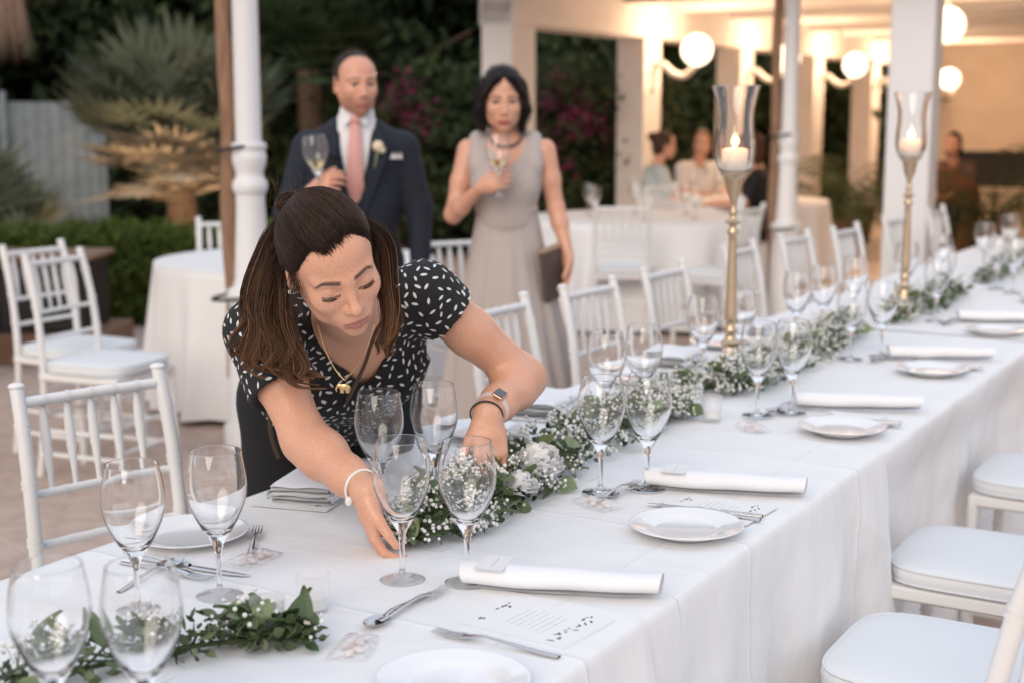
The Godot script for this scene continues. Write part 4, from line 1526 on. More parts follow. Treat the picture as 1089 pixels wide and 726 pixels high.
func build_settings() -> void:
	var Y := TOP + 0.0022
	var near := "wine glasses on the long table"
	var gl := [
		[-0.89, 0.395, "clear wine glass at the bottom left garland, chair side"], [-0.836, 0.303, "clear wine glass at the bottom left garland, napkin side"],
		[-0.16, 0.411, "large clear wine glass in front of the bending woman's right hand"], [-0.117, 0.313, "large clear wine glass beside the rolled napkin nearest the card with leaves"],
		[0.483, 0.379, "clear wine glass in front of the garland beside the spoon"], [0.558, 0.312, "clear wine glass at the end of the second rolled napkin"],
		[1.338, 0.375, "clear wine glass before the nearer candlestick's garland, left of its twin"], [1.413, 0.312, "clear wine glass before the nearer candlestick's garland, at the third napkin"],
		[2.267, 0.425, "clear wine glass beyond the nearer candlestick, garland side"], [2.363, 0.359, "clear wine glass beyond the nearer candlestick, at the fourth napkin"],
		[3.20, 0.40, "clear wine glass below the farther gold candlestick"], [3.652, 0.49, "clear wine glass just past the farther gold candlestick"],
		[-0.495, 0.664, "clear wine glass in front of the angled chair"], [-0.369, 0.614, "clear wine glass between the angled chair and the woman's skirt"],
		[0.141, 0.674, "clear wine glass against the woman's printed blouse"], [0.256, 0.626, "clear wine glass against the woman's black skirt"],
		[1.007, 0.634, "clear wine glass behind the garland beside the woman's elbow"], [1.148, 0.602, "clear wine glass behind the garland's thin end"],
		[1.75, 0.70, "clear wine glass left of the nearer gold candlestick foot"], [1.947, 0.665, "clear wine glass right of the nearer gold candlestick foot"],
		[2.489, 0.68, "clear wine glass on the chair side beyond the nearer candlestick"], [2.701, 0.66, "clear wine glass on the chair side before the farther candlestick"],
		[3.06, 0.66, "clear wine glass on the chair side at the farther candlestick"], [3.75, 0.66, "clear wine glass on the chair side past the farther candlestick"],
		[4.20, 0.33, "far wine glass near the end of the long table"], [4.31, 0.42, "far wine glass near the end of the long table"], [4.23, 0.64, "far wine glass near the end of the long table"], [4.90, 0.36, "far wine glass near the end of the long table"], [4.98, 0.62, "far wine glass near the end of the long table"], [5.55, 0.38, "far wine glass near the end of the long table"], [5.65, 0.64, "far wine glass near the end of the long table"], [6.3, 0.4, "far wine glass near the end of the long table"], [6.35, 0.62, "far wine glass near the end of the long table"],
	]
	for q in gl:
		wine_glass(TP(q[0], q[1], Y), q[2], near)
	# glasses on the round tables
	var rg := RandomNumberGenerator.new()
	rg.seed = 12
	for q in [[Vector3(-1.14, 0, -7.4), "small wine glass on the round table beside the hedge", 4], [Vector3(0.95, 0, -10.4), "small wine glass on the round table behind the long dress", 6], [Vector3(2.0, 0, -12.6), "small wine glass on the seated guests' table", 4]]:
		for k in q[2]:
			var a: float = TAU * k / q[2] + 0.5
			wine_glass(q[0] + Vector3(cos(a) * 0.42, TOP + 0.001, sin(a) * 0.42), q[1], "wine glasses on the round tables")
	var pm := plate_mesh()
	var names := ["by the bottom edge garland", "beside the second rolled napkin", "beside the third rolled napkin", "beside the fourth rolled napkin", "under the farther candlestick", "near the far end of the long table"]
	var PS := [-0.49, 0.322, 1.263, 2.154, 3.02, 3.95]
	for k in 6:
		single("bread_plate", pm, M.porcelain, Transform3D(Basis(), TP(PS[k], [0.10, 0.122, 0.134, 0.15, 0.15, 0.15][k], Y)), "small white porcelain plate on the near side " + names[k], "plate", "bread plates")
	for q in [[-0.17, 0.865, "small white porcelain plate in front of the angled chair"], [0.80, 0.86, "small white porcelain plate behind the woman's forearm"], [1.62, 0.865, "small white porcelain plate at the chair behind the garland's thin end"], [2.3, 0.865, "small white porcelain plate on the chair side past the nearer candlestick"]]:
		single("bread_plate", pm, M.porcelain, Transform3D(Basis(), TP(q[0], q[1], Y)), q[2], "plate", "bread plates")
	# cards
	var mc := mat("menu_print", Color.WHITE, 0.75)
	mc.albedo_texture = card_tex(4, true)
	var pc := mat("name_print", Color.WHITE, 0.75)
	pc.albedo_texture = card_tex(5, false)
	for q in [[-0.215, 0.125, -0.08, "first"], [0.49, 0.13, -0.06, "second"], [1.41, 0.145, -0.08, "third"], [2.29, 0.15, -0.08, "fourth"]]:
		card("menu_card", TP(q[0], q[1], Y + 0.0006), YAW + q[2], 0.145, 0.185, mc, "white menu card with grey leaf print beside the %s rolled napkin" % q[3], "menu cards")
	# napkins (rolled) on the near side
	var rm := roll_mesh()
	for q in [[-0.138, 0.315, -0.030, 0.005, "first rolled white napkin, by the menu card with grey leaves in front"], [0.565, 0.318, 0.655, 0.012, "second rolled white napkin, beyond the bright empty plate"], [1.475, 0.325, 1.60, 0.03, "third rolled white napkin, below the nearer candlestick"], [2.33, 0.33, 2.47, 0.035, "fourth rolled white napkin, past the nearer candlestick"], [3.24, 0.33, 3.36, 0.035, "fifth rolled white napkin, below the farther candlestick"]]:
		var a := TP(q[0], q[1], Y + 0.0012)
		var e := TP(q[2], q[3], Y + 0.0012)
		var dv := (e - a).normalized()
		single("rolled_napkin", rm, M.napkin, Transform3D(Basis(dv, Vector3.UP, dv.cross(Vector3.UP)), (a + e) * 0.5), q[4], "napkin", "rolled napkins")
	var fm := folded_mesh()
	for q in [[0.215, 0.868, 0.25, "folded white napkin in front of the woman's black skirt"], [1.13, 0.868, 0.15, "folded white napkin behind the woman's elbow"], [1.93, 0.868, 0.1, "folded white napkin behind the nearer candlestick"], [2.62, 0.868, 0.1, "folded white napkin on the chair side before the farther candlestick"]]:
		single("folded_napkin", fm, M.napkin, Transform3D(Basis(Vector3.UP, YAW + q[2]), TP(q[0], q[1], Y + 0.0018)), q[3], "napkin", "folded napkins")
		card("menu_card", TP(q[0] - 0.02, q[1] + 0.005, Y + 0.0004), YAW + q[2], 0.255, 0.16, mc, q[3].replace("folded white napkin", "menu card under the folded napkin"), "menu cards")
	# small name cards on the rolled napkins
	for q in [[-0.118, 0.262, 0.25, "first"], [0.585, 0.262, 0.25, "second"]]:
		var t := thing("name_card", "tiny white name card lying on the %s rolled napkin" % q[3], "card", TP(q[0], q[1], Y + 0.0425), YAW + q[2], "name cards")
		var b := MB.new()
		b.box(Vector3(0, 0.0, 0), Vector3(0.075, 0.0008, 0.048), 0.0002)
		put(t, "sheet", b.mesh(), M.paper)
		b = MB.new()
		b.rect(Vector3(-0.036, 0.0008, 0.023), Vector3(0.036, 0.0008, 0.023), Vector3(0.036, 0.0008, -0.023), Vector3(-0.036, 0.0008, -0.023))
		for j in 4: b.uv[j].y = 1.0 - b.uv[j].y
		put(t, "print", b.mesh(), pc)
	# cutlery
	var fork := fork_mesh(0.205)
	var knife := knife_mesh(0.225)
	var dsp := spoon_mesh(0.175)
	var dfk := fork_mesh(0.175)
	var cl := "table cutlery"
	var who := ["by the card with grey leaves", "at the bright empty plate", "below the nearer candlestick", "past the nearer candlestick", "below the farther candlestick"]
	for k in 5:
		var p: float = PS[k]
		var o := Basis(Vector3.UP, YAW)
		var lie := func(mesh: Mesh, called: String, s: float, w: float, ang: float, label: String, cat: String, up := 0.0) -> void:
			single(called, mesh, M.steel, Transform3D(Basis(Vector3.UP, YAW + ang), TP(s, w, Y + up)), label, cat, cl)
		# +90 degrees points to +w (away from the near edge)
		lie.call(fork, "dinner_fork", p + (0.165 if k == 0 else 0.13), 0.03, PI / 2 + 0.05, "silver dinner fork lying " + who[k], "fork")
		lie.call(knife, "dinner_knife", p + (-0.13 if k == 0 else 0.155), 0.025 if k == 0 else 0.035, PI / 2 + 0.12, "silver dinner knife lying " + who[k], "knife")
		if k == 0: lie.call(dsp, "dessert_spoon", p + 0.285, 0.335, PI + 0.08, "small silver spoon crossing a fork " + who[k], "spoon")
		else: lie.call(dsp, "dessert_spoon", p + 0.265, 0.30, PI - 0.33, "small silver spoon crossing a fork " + who[k], "spoon")
		lie.call(dfk, "dessert_fork", p + (0.145 if k == 0 else 0.085), 0.325 if k == 0 else 0.35, -0.05, "small silver fork crossing a spoon " + who[k], "fork", 0.003)
	for q in [[-0.30, 0.86, 0.1, "in front of the angled chair", "dinner_knife", "knife", knife], [-0.335, 0.87, 0.05, "in front of the angled chair", "dinner_fork", "fork", fork], [-0.45, 0.76, 1.7, "in front of the angled chair", "dessert_spoon", "spoon", dsp], [-0.20, 0.70, 2.2, "in front of the angled chair, towards the skirt", "dessert_fork", "fork", dfk], [0.30, 0.73, 1.7, "in front of the black skirt", "dessert_spoon", "spoon", dsp], [1.35, 0.74, 1.7, "behind the garland's thin end", "dessert_spoon", "spoon", dsp]]:
		single(q[4], q[6], M.steel, Transform3D(Basis(Vector3.UP, YAW - PI / 2 + q[2]), TP(q[0], q[1], Y)), "silver %s lying %s" % [q[5], q[3]], q[5], cl)
	# tea light holders
	for q in [[-0.349, 0.444, "clear tea light holder between the bottom left garland and the large glasses"], [-0.474, 0.427, "clear tea light holder touching the bottom left garland"], [1.233, 0.454, "small clear tea light holder at the garland's thin end, near one"], [1.314, 0.539, "small clear tea light holder at the garland's thin end, far one"], [2.95, 0.60, "small tea light holder before the farther candlestick"]]:
		var t := thing("tealight_holder", q[2], "candle holder", TP(q[0], q[1], Y), 0, "tea light holders")
		var b := MB.new()
		b.lathe([Vector2(0, 0.0), Vector2(0.0225, 0.0), Vector2(0.0265, 0.062), Vector2(0.0245, 0.062), Vector2(0.021, 0.006), Vector2(0, 0.006)], 28)
		put(t, "cup", b.mesh(), M.frosted_glass)
		b = MB.new()
		b.lathe([Vector2(0, 0.0065), Vector2(0.0185, 0.0065), Vector2(0.0185, 0.024), Vector2(0, 0.0235)], 20)
		put(t, "candle", b.mesh(), M.wax_unlit)
	# cellophane favours
	var k2 := 0
	for q in [[-0.205, 0.686, "crinkled cellophane favour bag in front of the woman's skirt"], [-0.44, 0.297, "crinkled cellophane favour bag beside the crossed spoon and fork"], [1.194, 0.333, "crinkled cellophane favour bag below the tea light holders"], [0.40, 0.345, "crinkled cellophane favour bag at the foot of the middle glasses"]]:
		var t := thing("favour_bag", q[2], "favour bag", TP(q[0], q[1], Y), YAW + 0.4 * k2, "cellophane favours")
		var nz := FastNoiseLite.new()
		nz.seed = 60 + k2
		nz.frequency = 22.0
		var b := MB.new()
		for side in [1.0, -1.0]:
			b.grid(22, 14, func(u: float, v: float) -> Vector3:
				var e := minf(minf(u, 1.0 - u), minf(v, 1.0 - v))
				var h := 0.010 * smoothstep(0.0, 0.3, e)
				var nn := nz.get_noise_2d(u, v)
				return Vector3((u - 0.5) * 0.105, 0.0035 + maxf(-0.003, side * h * (0.35 if side < 0.0 else 1.0) + nn * 0.0055 * smoothstep(0.0, 0.1, e)), (v - 0.5) * 0.06 * (1.0 - 0.3 * pow(u, 6.0))), Vector3(0, side, 0))
		put(t, "wrapper", b.mesh(), M.cellophane)
		for j in 5:
			b = MB.new()
			b.ball(Vector3.ZERO, Vector3(0.010, 0.0048, 0.0065), 6, 10)
			put(t, "almond", b.mesh(), M.sugared_almond, Transform3D(Basis(Vector3.UP, j * 1.3), Vector3(-0.03 + j * 0.014, 0.0062, 0.012 * sin(j * 2.2))))
		k2 += 1
	# gold candlesticks
	for q in [[1.76, 0.62, "tall gold candlestick with lit hurricane glass, nearer the bending woman", 1.0], [3.327, 0.552, "tall gold candlestick with lit hurricane glass, in front of the wide pillar", 0.975]]:
		var t := thing("candlestick", q[2], "candlestick", TP(q[0], q[1], Y), 0.3, "gold candlesticks")
		var b := MB.new()
		b.lathe([Vector2(0, 0), Vector2(0.062, 0), Vector2(0.064, 0.008), Vector2(0.055, 0.016), Vector2(0.040, 0.024), Vector2(0.034, 0.034), Vector2(0.030, 0.060), Vector2(0.022, 0.085), Vector2(0.020, 0.095), Vector2(0.027, 0.102), Vector2(0.027, 0.108), Vector2(0.017, 0.115), Vector2(0.014, 0.130), Vector2(0.018, 0.138), Vector2(0.018, 0.144), Vector2(0.013, 0.152), Vector2(0.014, 0.165), Vector2(0.0165, 0.172)], 28)
		put(t, "foot", b.mesh(), M.brass)
		b = MB.new()
		b.lathe([Vector2(0.0165, 0.172), Vector2(0.0175, 0.178), Vector2(0.0165, 0.19), Vector2(0.0115, 0.395), Vector2(0.0115, 0.41), Vector2(0.016, 0.416), Vector2(0.017, 0.422), Vector2(0.0115, 0.429), Vector2(0.010, 0.437), Vector2(0.014, 0.442), Vector2(0.022, 0.446), Vector2(0.0225, 0.450), Vector2(0.013, 0.455), Vector2(0.0095, 0.463), Vector2(0.0105, 0.468), Vector2(0.0125, 0.473), Vector2(0.0095, 0.480), Vector2(0.0095, 0.505), Vector2(0.013, 0.515)], 28)
		put(t, "stem", b.mesh(), M.brass)
		b = MB.new()
		b.lathe([Vector2(0.013, 0.515), Vector2(0.020, 0.530), Vector2(0.0235, 0.550), Vector2(0.027, 0.570), Vector2(0.032, 0.578), Vector2(0.040, 0.582), Vector2(0.040, 0.586), Vector2(0.034, 0.586), Vector2(0.0, 0.584)], 28)
		put(t, "socket", b.mesh(), M.brass)
		b = MB.new()
		var hp := [[0.036, 0.5865], [0.043, 0.592], [0.0525, 0.612], [0.0565, 0.640], [0.055, 0.675], [0.0505, 0.715], [0.0505, 0.750], [0.056, 0.785], [0.0655, 0.818], [0.0676, 0.8236], [0.068, 0.8245]]
		var prof := []
		for e in hp: prof.append(Vector2(e[0], e[1]))
		prof.append(Vector2(0.0674, 0.8250))
		for j in range(hp.size() - 1, 0, -1): prof.append(Vector2(hp[j][0] - 0.0012, hp[j][1]))
		prof.append(Vector2(0.034, 0.589))
		b.lathe(prof, 40, Transform3D(), 0.3)
		put(t, "hurricane_glass", b.mesh(), M.glass)
		b = MB.new()
		b.lathe([Vector2(0, 0.5875), Vector2(0.036, 0.5875), Vector2(0.036, 0.648), Vector2(0.033, 0.651), Vector2(0.02, 0.649), Vector2(0, 0.648)], 28)
		var cd := put(t, "candle", b.mesh(), M.candle_wax)
		b = MB.new()
		b.tube([Vector3(0, 0.648, 0), Vector3(0.001, 0.658, 0)], 0.0012, 5)
		put(cd, "wick", b.mesh(), M.strap)
		b = MB.new()
		b.lathe([Vector2(0.0, 0.655), Vector2(0.0035, 0.659), Vector2(0.0055, 0.666), Vector2(0.0048, 0.674), Vector2(0.0022, 0.684), Vector2(0.0, 0.692)], 12)
		put(cd, "flame", b.mesh(), M.flame)
		var l := OmniLight3D.new()
		l.name = "candle_light"
		l.light_color = Color(1.0, 0.72, 0.42)
		l.light_energy = 0.10
		l.light_size = 0.01
		l.omni_range = 6.0
		l.omni_attenuation = 2.0
		l.shadow_enabled = true
		t.add_child(l)
		l.position = Vector3(0, 0.672, 0)

# ---------------------------------------------------------------- garlands
func leaf_mesh(len_: float, wid: float, cup: float, point: float) -> ArrayMesh:
	# a leaf blade along +x from its stalk, curled along and across
	var b := MB.new()
	var nu := 6
	b.grid(nu, 4, func(u: float, v: float) -> Vector3:
		var w := wid * pow(sin(PI * clampf(pow(u, point) * 0.97 + 0.015, 0, 1)), 0.75)
		var e := (v - 0.5) * 2.0
		return Vector3(len_ * u, cup * len_ * (0.25 * e * e - 0.6 * u * u), w * e), Vector3.UP)
	b.tube([Vector3(-len_ * 0.22, 0.0, 0), Vector3(0.0, 0.0005, 0), Vector3(len_ * 0.6, -cup * len_ * 0.22 + 0.0008, 0)], [len_ * 0.025, len_ * 0.022, len_ * 0.008], 4, false)
	return b.mesh()

func garland(path: Array, label: String, seed_: int, big: int, small: int, gyp: int, hgt: float, wd: float) -> Node3D:
	var r := RandomNumberGenerator.new()
	r.seed = seed_
	var base: Vector3 = TP(path[0].x, path[0].y, TOP + 0.002)
	var t := thing("garland", label, "garland", base, 0, "leafy table garlands")
	var pts := []
	for q in path: pts.append(TP(q.x, q.y, TOP + 0.016) - base)
	var line := spline(pts, 8)
	var sb := MB.new()
	sb.tube(line, 0.004, 6)
	for k in 3:
		var off := []
		for j in line.size(): off.append(line[j] + Vector3(0.012 * sin(j * 0.9 + k * 2.1), 0.008 + 0.012 * cos(j * 0.7 + k), 0.012 * cos(j * 0.9 + k * 2.1)))
		sb.tube(off, 0.0022, 5)
	put(t, "stem", sb.mesh(), M.stem)
	var meshes := [leaf_mesh(0.030, 0.0145, 0.25, 0.8), leaf_mesh(0.036, 0.0165, 0.2, 0.85), leaf_mesh(0.047, 0.0085, 0.3, 0.75), leaf_mesh(0.026, 0.009, 0.35, 0.8)]
	var mats := [M.leaf_round, M.leaf_round_b, M.leaf_olive, M.leaf_box]
	var stuff := MB.new()
	var spot := func(spread: float) -> Vector3:
		var f := r.randf() * (line.size() - 1.001)
		var i := int(f)
		var c: Vector3 = line[i].lerp(line[i + 1], f - i)
		var edge := 1.0 - pow(absf(f / (line.size() - 1.0) - 0.5) * 2.0, 5.0) * 0.7
		var a := r.randf_range(-0.15, PI + 0.15)
		var rr := sqrt(r.randf()) * spread * edge
		return c + Vector3(0, maxf(sin(a) * rr * hgt - 0.004, -0.006), 0) + N * cos(a) * rr * wd
	for k in big:
		var p: Vector3 = spot.call(1.0)
		var kind := [0, 1, 1, 2, 2, 3, 3][r.randi() % 7] as int
		var yw := r.randf() * TAU
		var bs := Basis(Vector3.UP, yw) * Basis(Vector3(0, 0, 1), r.randf_range(-0.2, 1.0)) * Basis(Vector3.RIGHT, r.randf_range(-0.9, 0.9))
		bs = bs.scaled(Vector3.ONE * r.randf_range(0.85, 1.5))
		if p.y < 0.012: p.y = 0.012
		put(t, "leaf", meshes[kind], mats[kind], Transform3D(bs, p))
	# the mass of smaller leaves inside
	for k in small:
		var p: Vector3 = spot.call(0.9)
		var g := r.randf_range(0.7, 1.3)
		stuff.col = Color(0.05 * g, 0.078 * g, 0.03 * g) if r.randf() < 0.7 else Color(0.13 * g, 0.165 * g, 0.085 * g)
		var dv := Vector3(r.randfn(), r.randf_range(-0.3, 1.0), r.randfn()).normalized()
		var sd := dv.cross(Vector3(r.randfn(), r.randfn(), r.randfn())).normalized()
		var ln := r.randf_range(0.014, 0.026)
		var w := ln * r.randf_range(0.18, 0.42)
		if p.y + dv.y * ln < 0.003: dv.y = absf(dv.y)
		p.y = maxf(p.y, 0.003)
		var up := dv.cross(sd).normalized()
		var m1 := p + dv * ln * 0.35
		var m2 := p + dv * ln * 0.7 - up * ln * 0.05
		var e := p + dv * ln - up * ln * 0.15
		stuff.flat(p, m1 + sd * w, m1 - sd * w)
		stuff.flat(m1 + sd * w, m2 + sd * w * 0.8, m1 - sd * w)
		stuff.flat(m1 - sd * w, m2 + sd * w * 0.8, m2 - sd * w * 0.8)
		stuff.flat(m2 + sd * w * 0.8, e, m2 - sd * w * 0.8)
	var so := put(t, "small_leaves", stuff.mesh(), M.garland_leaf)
	so.set_meta("kind", "stuff")
	# baby's breath: sprays of tiny white balls on thin stalks
	var gb := MB.new()
	var gs := MB.new()
	for k in gyp:
		var c: Vector3 = spot.call(1.0) + Vector3(0, 0.006, 0)
		var n := 8 + r.randi() % 9
		for j in n:
			var o := Vector3(r.randfn(), absf(r.randfn()) * 0.9, r.randfn()) * 0.015
			var e := c + o
			e.y = maxf(e.y, 0.006)
			gb.ball(e, Vector3.ONE * r.randf_range(0.0026, 0.0044), 4, 6)
			if j % 2 == 0: gs.tube([c - Vector3(0, 0.012, 0), c.lerp(e, 0.6), e], 0.0005, 3, false)
	var go := put(t, "tiny_blossoms", gb.mesh(), M.gypsophila)
	go.set_meta("kind", "stuff")
	var gst := put(t, "thin_stalks", gs.mesh(), M.stem)
	gst.set_meta("kind", "stuff")
	return t

func white_flower(t: Node3D, at: Vector3, rad: float, seed_: int) -> void:
	var r := RandomNumberGenerator.new()
	r.seed = seed_
	var b := MB.new()
	for k in 260:
		var y := r.randf_range(-0.25, 1.0)
		var a := k * 2.39996
		var h := sqrt(maxf(0.0, 1.0 - y * y))
		var o := Vector3(cos(a) * h, y, sin(a) * h)
		var sd := o.cross(Vector3.UP + Vector3(0.01, 0, 0)).normalized()
		sd = sd.rotated(o, r.randf_range(-0.5, 0.5))
		var up := sd.cross(o)
		var rr := rad * r.randf_range(0.78, 1.06)
		var w := rad * r.randf_range(0.14, 0.2)
		var c0 := at + o * rr * 0.55
		var c1 := at + o * rr * 0.88 + up * w * 0.3
		var c2 := at + o * rr + up * w * 0.95
		b.flat(c0, c1 + sd * w, c1 - sd * w, up)
		b.flat(c1 + sd * w, c2 + sd * w * 0.55, c1 - sd * w, up + o)
		b.flat(c1 - sd * w, c2 + sd * w * 0.55, c2 - sd * w * 0.55, up + o)
	put(t, "white_flower", b.mesh(), M.petal)

func build_garlands() -> void:
	vmat("garland_leaf", 0.55)
	var V := func(a): return a.map(func(q): return Vector2(q[0], q[1]))
	garland(V.call([[-1.05, 0.60], [-0.86, 0.575], [-0.713, 0.545], [-0.58, 0.48], [-0.50, 0.41], [-0.455, 0.365]]), "leafy garland end with loose round leaves at the bottom left", 3, 58, 420, 22, 0.052, 0.058)
	var g := garland(V.call([[-0.02, 0.525], [0.12, 0.505], [0.30, 0.525], [0.55, 0.55], [0.85, 0.575], [1.10, 0.575], [1.27, 0.555]]), "leafy garland with white blossoms that the bending woman arranges", 4, 190, 1200, 200, 0.088, 0.090)
	var base := g.position
	white_flower(g, TP(0.40, 0.475, TOP + 0.058) - base, 0.052, 5)
	white_flower(g, TP(0.29, 0.455, TOP + 0.045) - base, 0.036, 6)
	garland(V.call([[1.42, 0.66], [1.56, 0.58], [1.72, 0.535], [2.0, 0.54], [2.3, 0.56], [2.6, 0.575], [2.84, 0.60]]), "leafy garland with tiny white blossoms around the nearer candlestick", 5, 120, 1000, 230, 0.084, 0.086)
	garland(V.call([[3.05, 0.53], [3.33, 0.53], [3.7, 0.52], [4.05, 0.52]]), "leafy garland around the farther candlestick", 6, 50, 600, 50, 0.075, 0.08)
	garland(V.call([[4.45, 0.52], [5.0, 0.51], [5.6, 0.51]]), "leafy garland at the far end of the long table", 8, 30, 500, 40, 0.075, 0.08)

# ---------------------------------------------------------------- people
# head frame: origin between the ears at eye height, y up, z out of the face, x to the person's left
func add_head(S: Sdf, T: Transform3D, s: float, left_ear := true, female := true) -> void:
	var e := func(c: Vector3, r: Vector3, k: float, sub := false, bas := Basis()) -> void: S.ell(T * (c * s), r * s, T.basis * bas, k * s, sub)
	var c2 := func(a: Vector3, b: Vector3, ra: float, rb: float, k: float, sub := false) -> void: S.cone(T * (a * s), T * (b * s), ra * s, rb * s, k * s, sub)
	e.call(Vector3(0, 0.027, -0.018), Vector3(0.0735, 0.084, 0.092), 0.02)
	e.call(Vector3(0, 0.045, 0.034), Vector3(0.058, 0.047, 0.050), 0.03)
	e.call(Vector3(0, -0.022, 0.030), Vector3(0.0580, 0.070, 0.060), 0.03)
	e.call(Vector3(0, -0.068, 0.034), Vector3(0.046 if female else 0.052, 0.040, 0.050), 0.03)
	e.call(Vector3(0, -0.100, 0.072), Vector3(0.018, 0.015, 0.017), 0.030)
	for x in [-1.0, 1.0]:
		e.call(Vector3(x * 0.0385, -0.026, 0.061), Vector3(0.0205, 0.019, 0.021), 0.028)
		c2.call(Vector3(x * 0.055, -0.03, -0.005), Vector3(x * 0.040, -0.075, 0.03), 0.014, 0.012, 0.03)
		c2.call(Vector3(x * 0.012, 0.017, 0.083), Vector3(x * 0.046, 0.019, 0.066), 0.0085, 0.0075, 0.014)
		e.call(Vector3(x * 0.032, 0.001, 0.0985), Vector3(0.0175, 0.0105, 0.017), 0.012, true)
		e.call(Vector3(x * 0.0315, -0.0015, 0.0705), Vector3(0.0145, 0.0135, 0.0145), 0.004)
	c2.call(Vector3(0, 0.012, 0.083), Vector3(0, -0.033, 0.1055), 0.0062, 0.0078, 0.014)
	e.call(Vector3(0, -0.0365, 0.1060), Vector3(0.0090, 0.0085, 0.0095), 0.010)
	for x in [-1.0, 1.0]:
		e.call(Vector3(x * 0.0110, -0.0405, 0.0950), Vector3(0.0064, 0.0068, 0.0090), 0.007)
		e.call(Vector3(x * 0.0072, -0.0475, 0.1015), Vector3(0.0034, 0.0032, 0.0052), 0.003, true)
	# philtrum area and lips
	e.call(Vector3(0, -0.066, 0.076), Vector3(0.028, 0.020, 0.018), 0.02)
	for x in [-1.0, 1.0]:
		c2.call(Vector3(x * 0.0235, -0.0715, 0.0815), Vector3(x * 0.004, -0.0655, 0.0945), 0.0028, 0.0043, 0.006)
		c2.call(Vector3(x * 0.021, -0.0740, 0.082), Vector3(x * 0.003, -0.0795, 0.0925), 0.0032, 0.0053, 0.006)
		c2.call(Vector3(x * 0.0245, -0.0722, 0.0875), Vector3(0, -0.0722, 0.1005), 0.0010, 0.0013, 0.0022, true)
		# ears
		if x > 0.0 and not left_ear: continue
		var eb := Basis(Vector3.UP, x * 0.35) * Basis(Vector3.RIGHT, -0.15)
		e.call(Vector3(x * 0.0765, -0.004, -0.012), Vector3(0.0065, 0.0305, 0.0175), 0.006, false, eb)
		e.call(Vector3(x * 0.0755, -0.028, -0.004), Vector3(0.0065, 0.010, 0.009), 0.006)
		e.call(Vector3(x * 0.0830, 0.0, -0.009), Vector3(0.0045, 0.019, 0.0095), 0.004, true, eb)

func face_colour(T: Transform3D, s: float, skin: Color, brow: Color, lip: Color, beard := 0.0, beardc := Color.BLACK, awake := false):
	var inv := T.affine_inverse()
	return func(p: Vector3) -> Color:
		var q := inv * p / s
		var c := skin
		if absf(q.x) > 0.1 or absf(q.y) > 0.12: return c
		var ax := absf(q.x)
		if q.z > 0.03:
			# brows: an arched band of hairs
			var by := 0.0205 + 0.10 * (ax - 0.012) - 3.4 * pow(maxf(ax - 0.034, 0.0), 2.0) * 10.0
			var bw := 0.0044 - 0.085 * maxf(ax - 0.030, 0.0)
			if ax > 0.011 and ax < 0.054:
				c = c.lerp(brow, 0.88 * smoothstep(1.25, 0.55, absf(q.y - by) / maxf(bw, 0.0012)) * smoothstep(0.008, 0.016, ax))
			# lips
			var up := 0.0062 + 0.0020 * cos(ax * 170.0)
			var yy := q.y + 0.0722
			var wl := smoothstep(0.0262, 0.0215, ax)
			if yy > 0.0 and yy < up * 1.15: c = c.lerp(lip, wl * smoothstep(up * 1.15, up * 0.8, yy))
			if yy <= 0.0 and yy > -0.0135: c = c.lerp(lip, wl * smoothstep(-0.0135, -0.0105, yy))
			# lash line along the lower edge of the closed lid
			var ly := -0.0098 + 9.0 * pow(ax - 0.0315, 2.0)
			if ax > 0.0165 and ax < 0.0475: c = c.lerp(brow * 0.25, 0.95 * smoothstep(0.0024, 0.0009, absf(q.y - ly)) * (0.0 if awake else 1.0))
			if awake:
				var ee := Vector2((ax - 0.0315) / 0.0135, (q.y + 0.001) / 0.0058).length()
				if ee < 1.3: c = c.lerp(Color(0.42, 0.36, 0.32) if ax > 0.0385 or ax < 0.0245 else Color(0.02, 0.013, 0.01), smoothstep(1.3, 0.9, ee))
				if absf(ee - 1.1) < 0.25 and q.y > -0.002: c = brow * 0.5
			if beard > 0.0:
				var bd := smoothstep(-0.040, -0.060, q.y) * smoothstep(0.0, 0.01, ax + 0.02)
				if absf(yy + 0.002) < 0.009 and ax < 0.023: bd *= 0.2
				c = c.lerp(beardc, beard * bd)
		return c

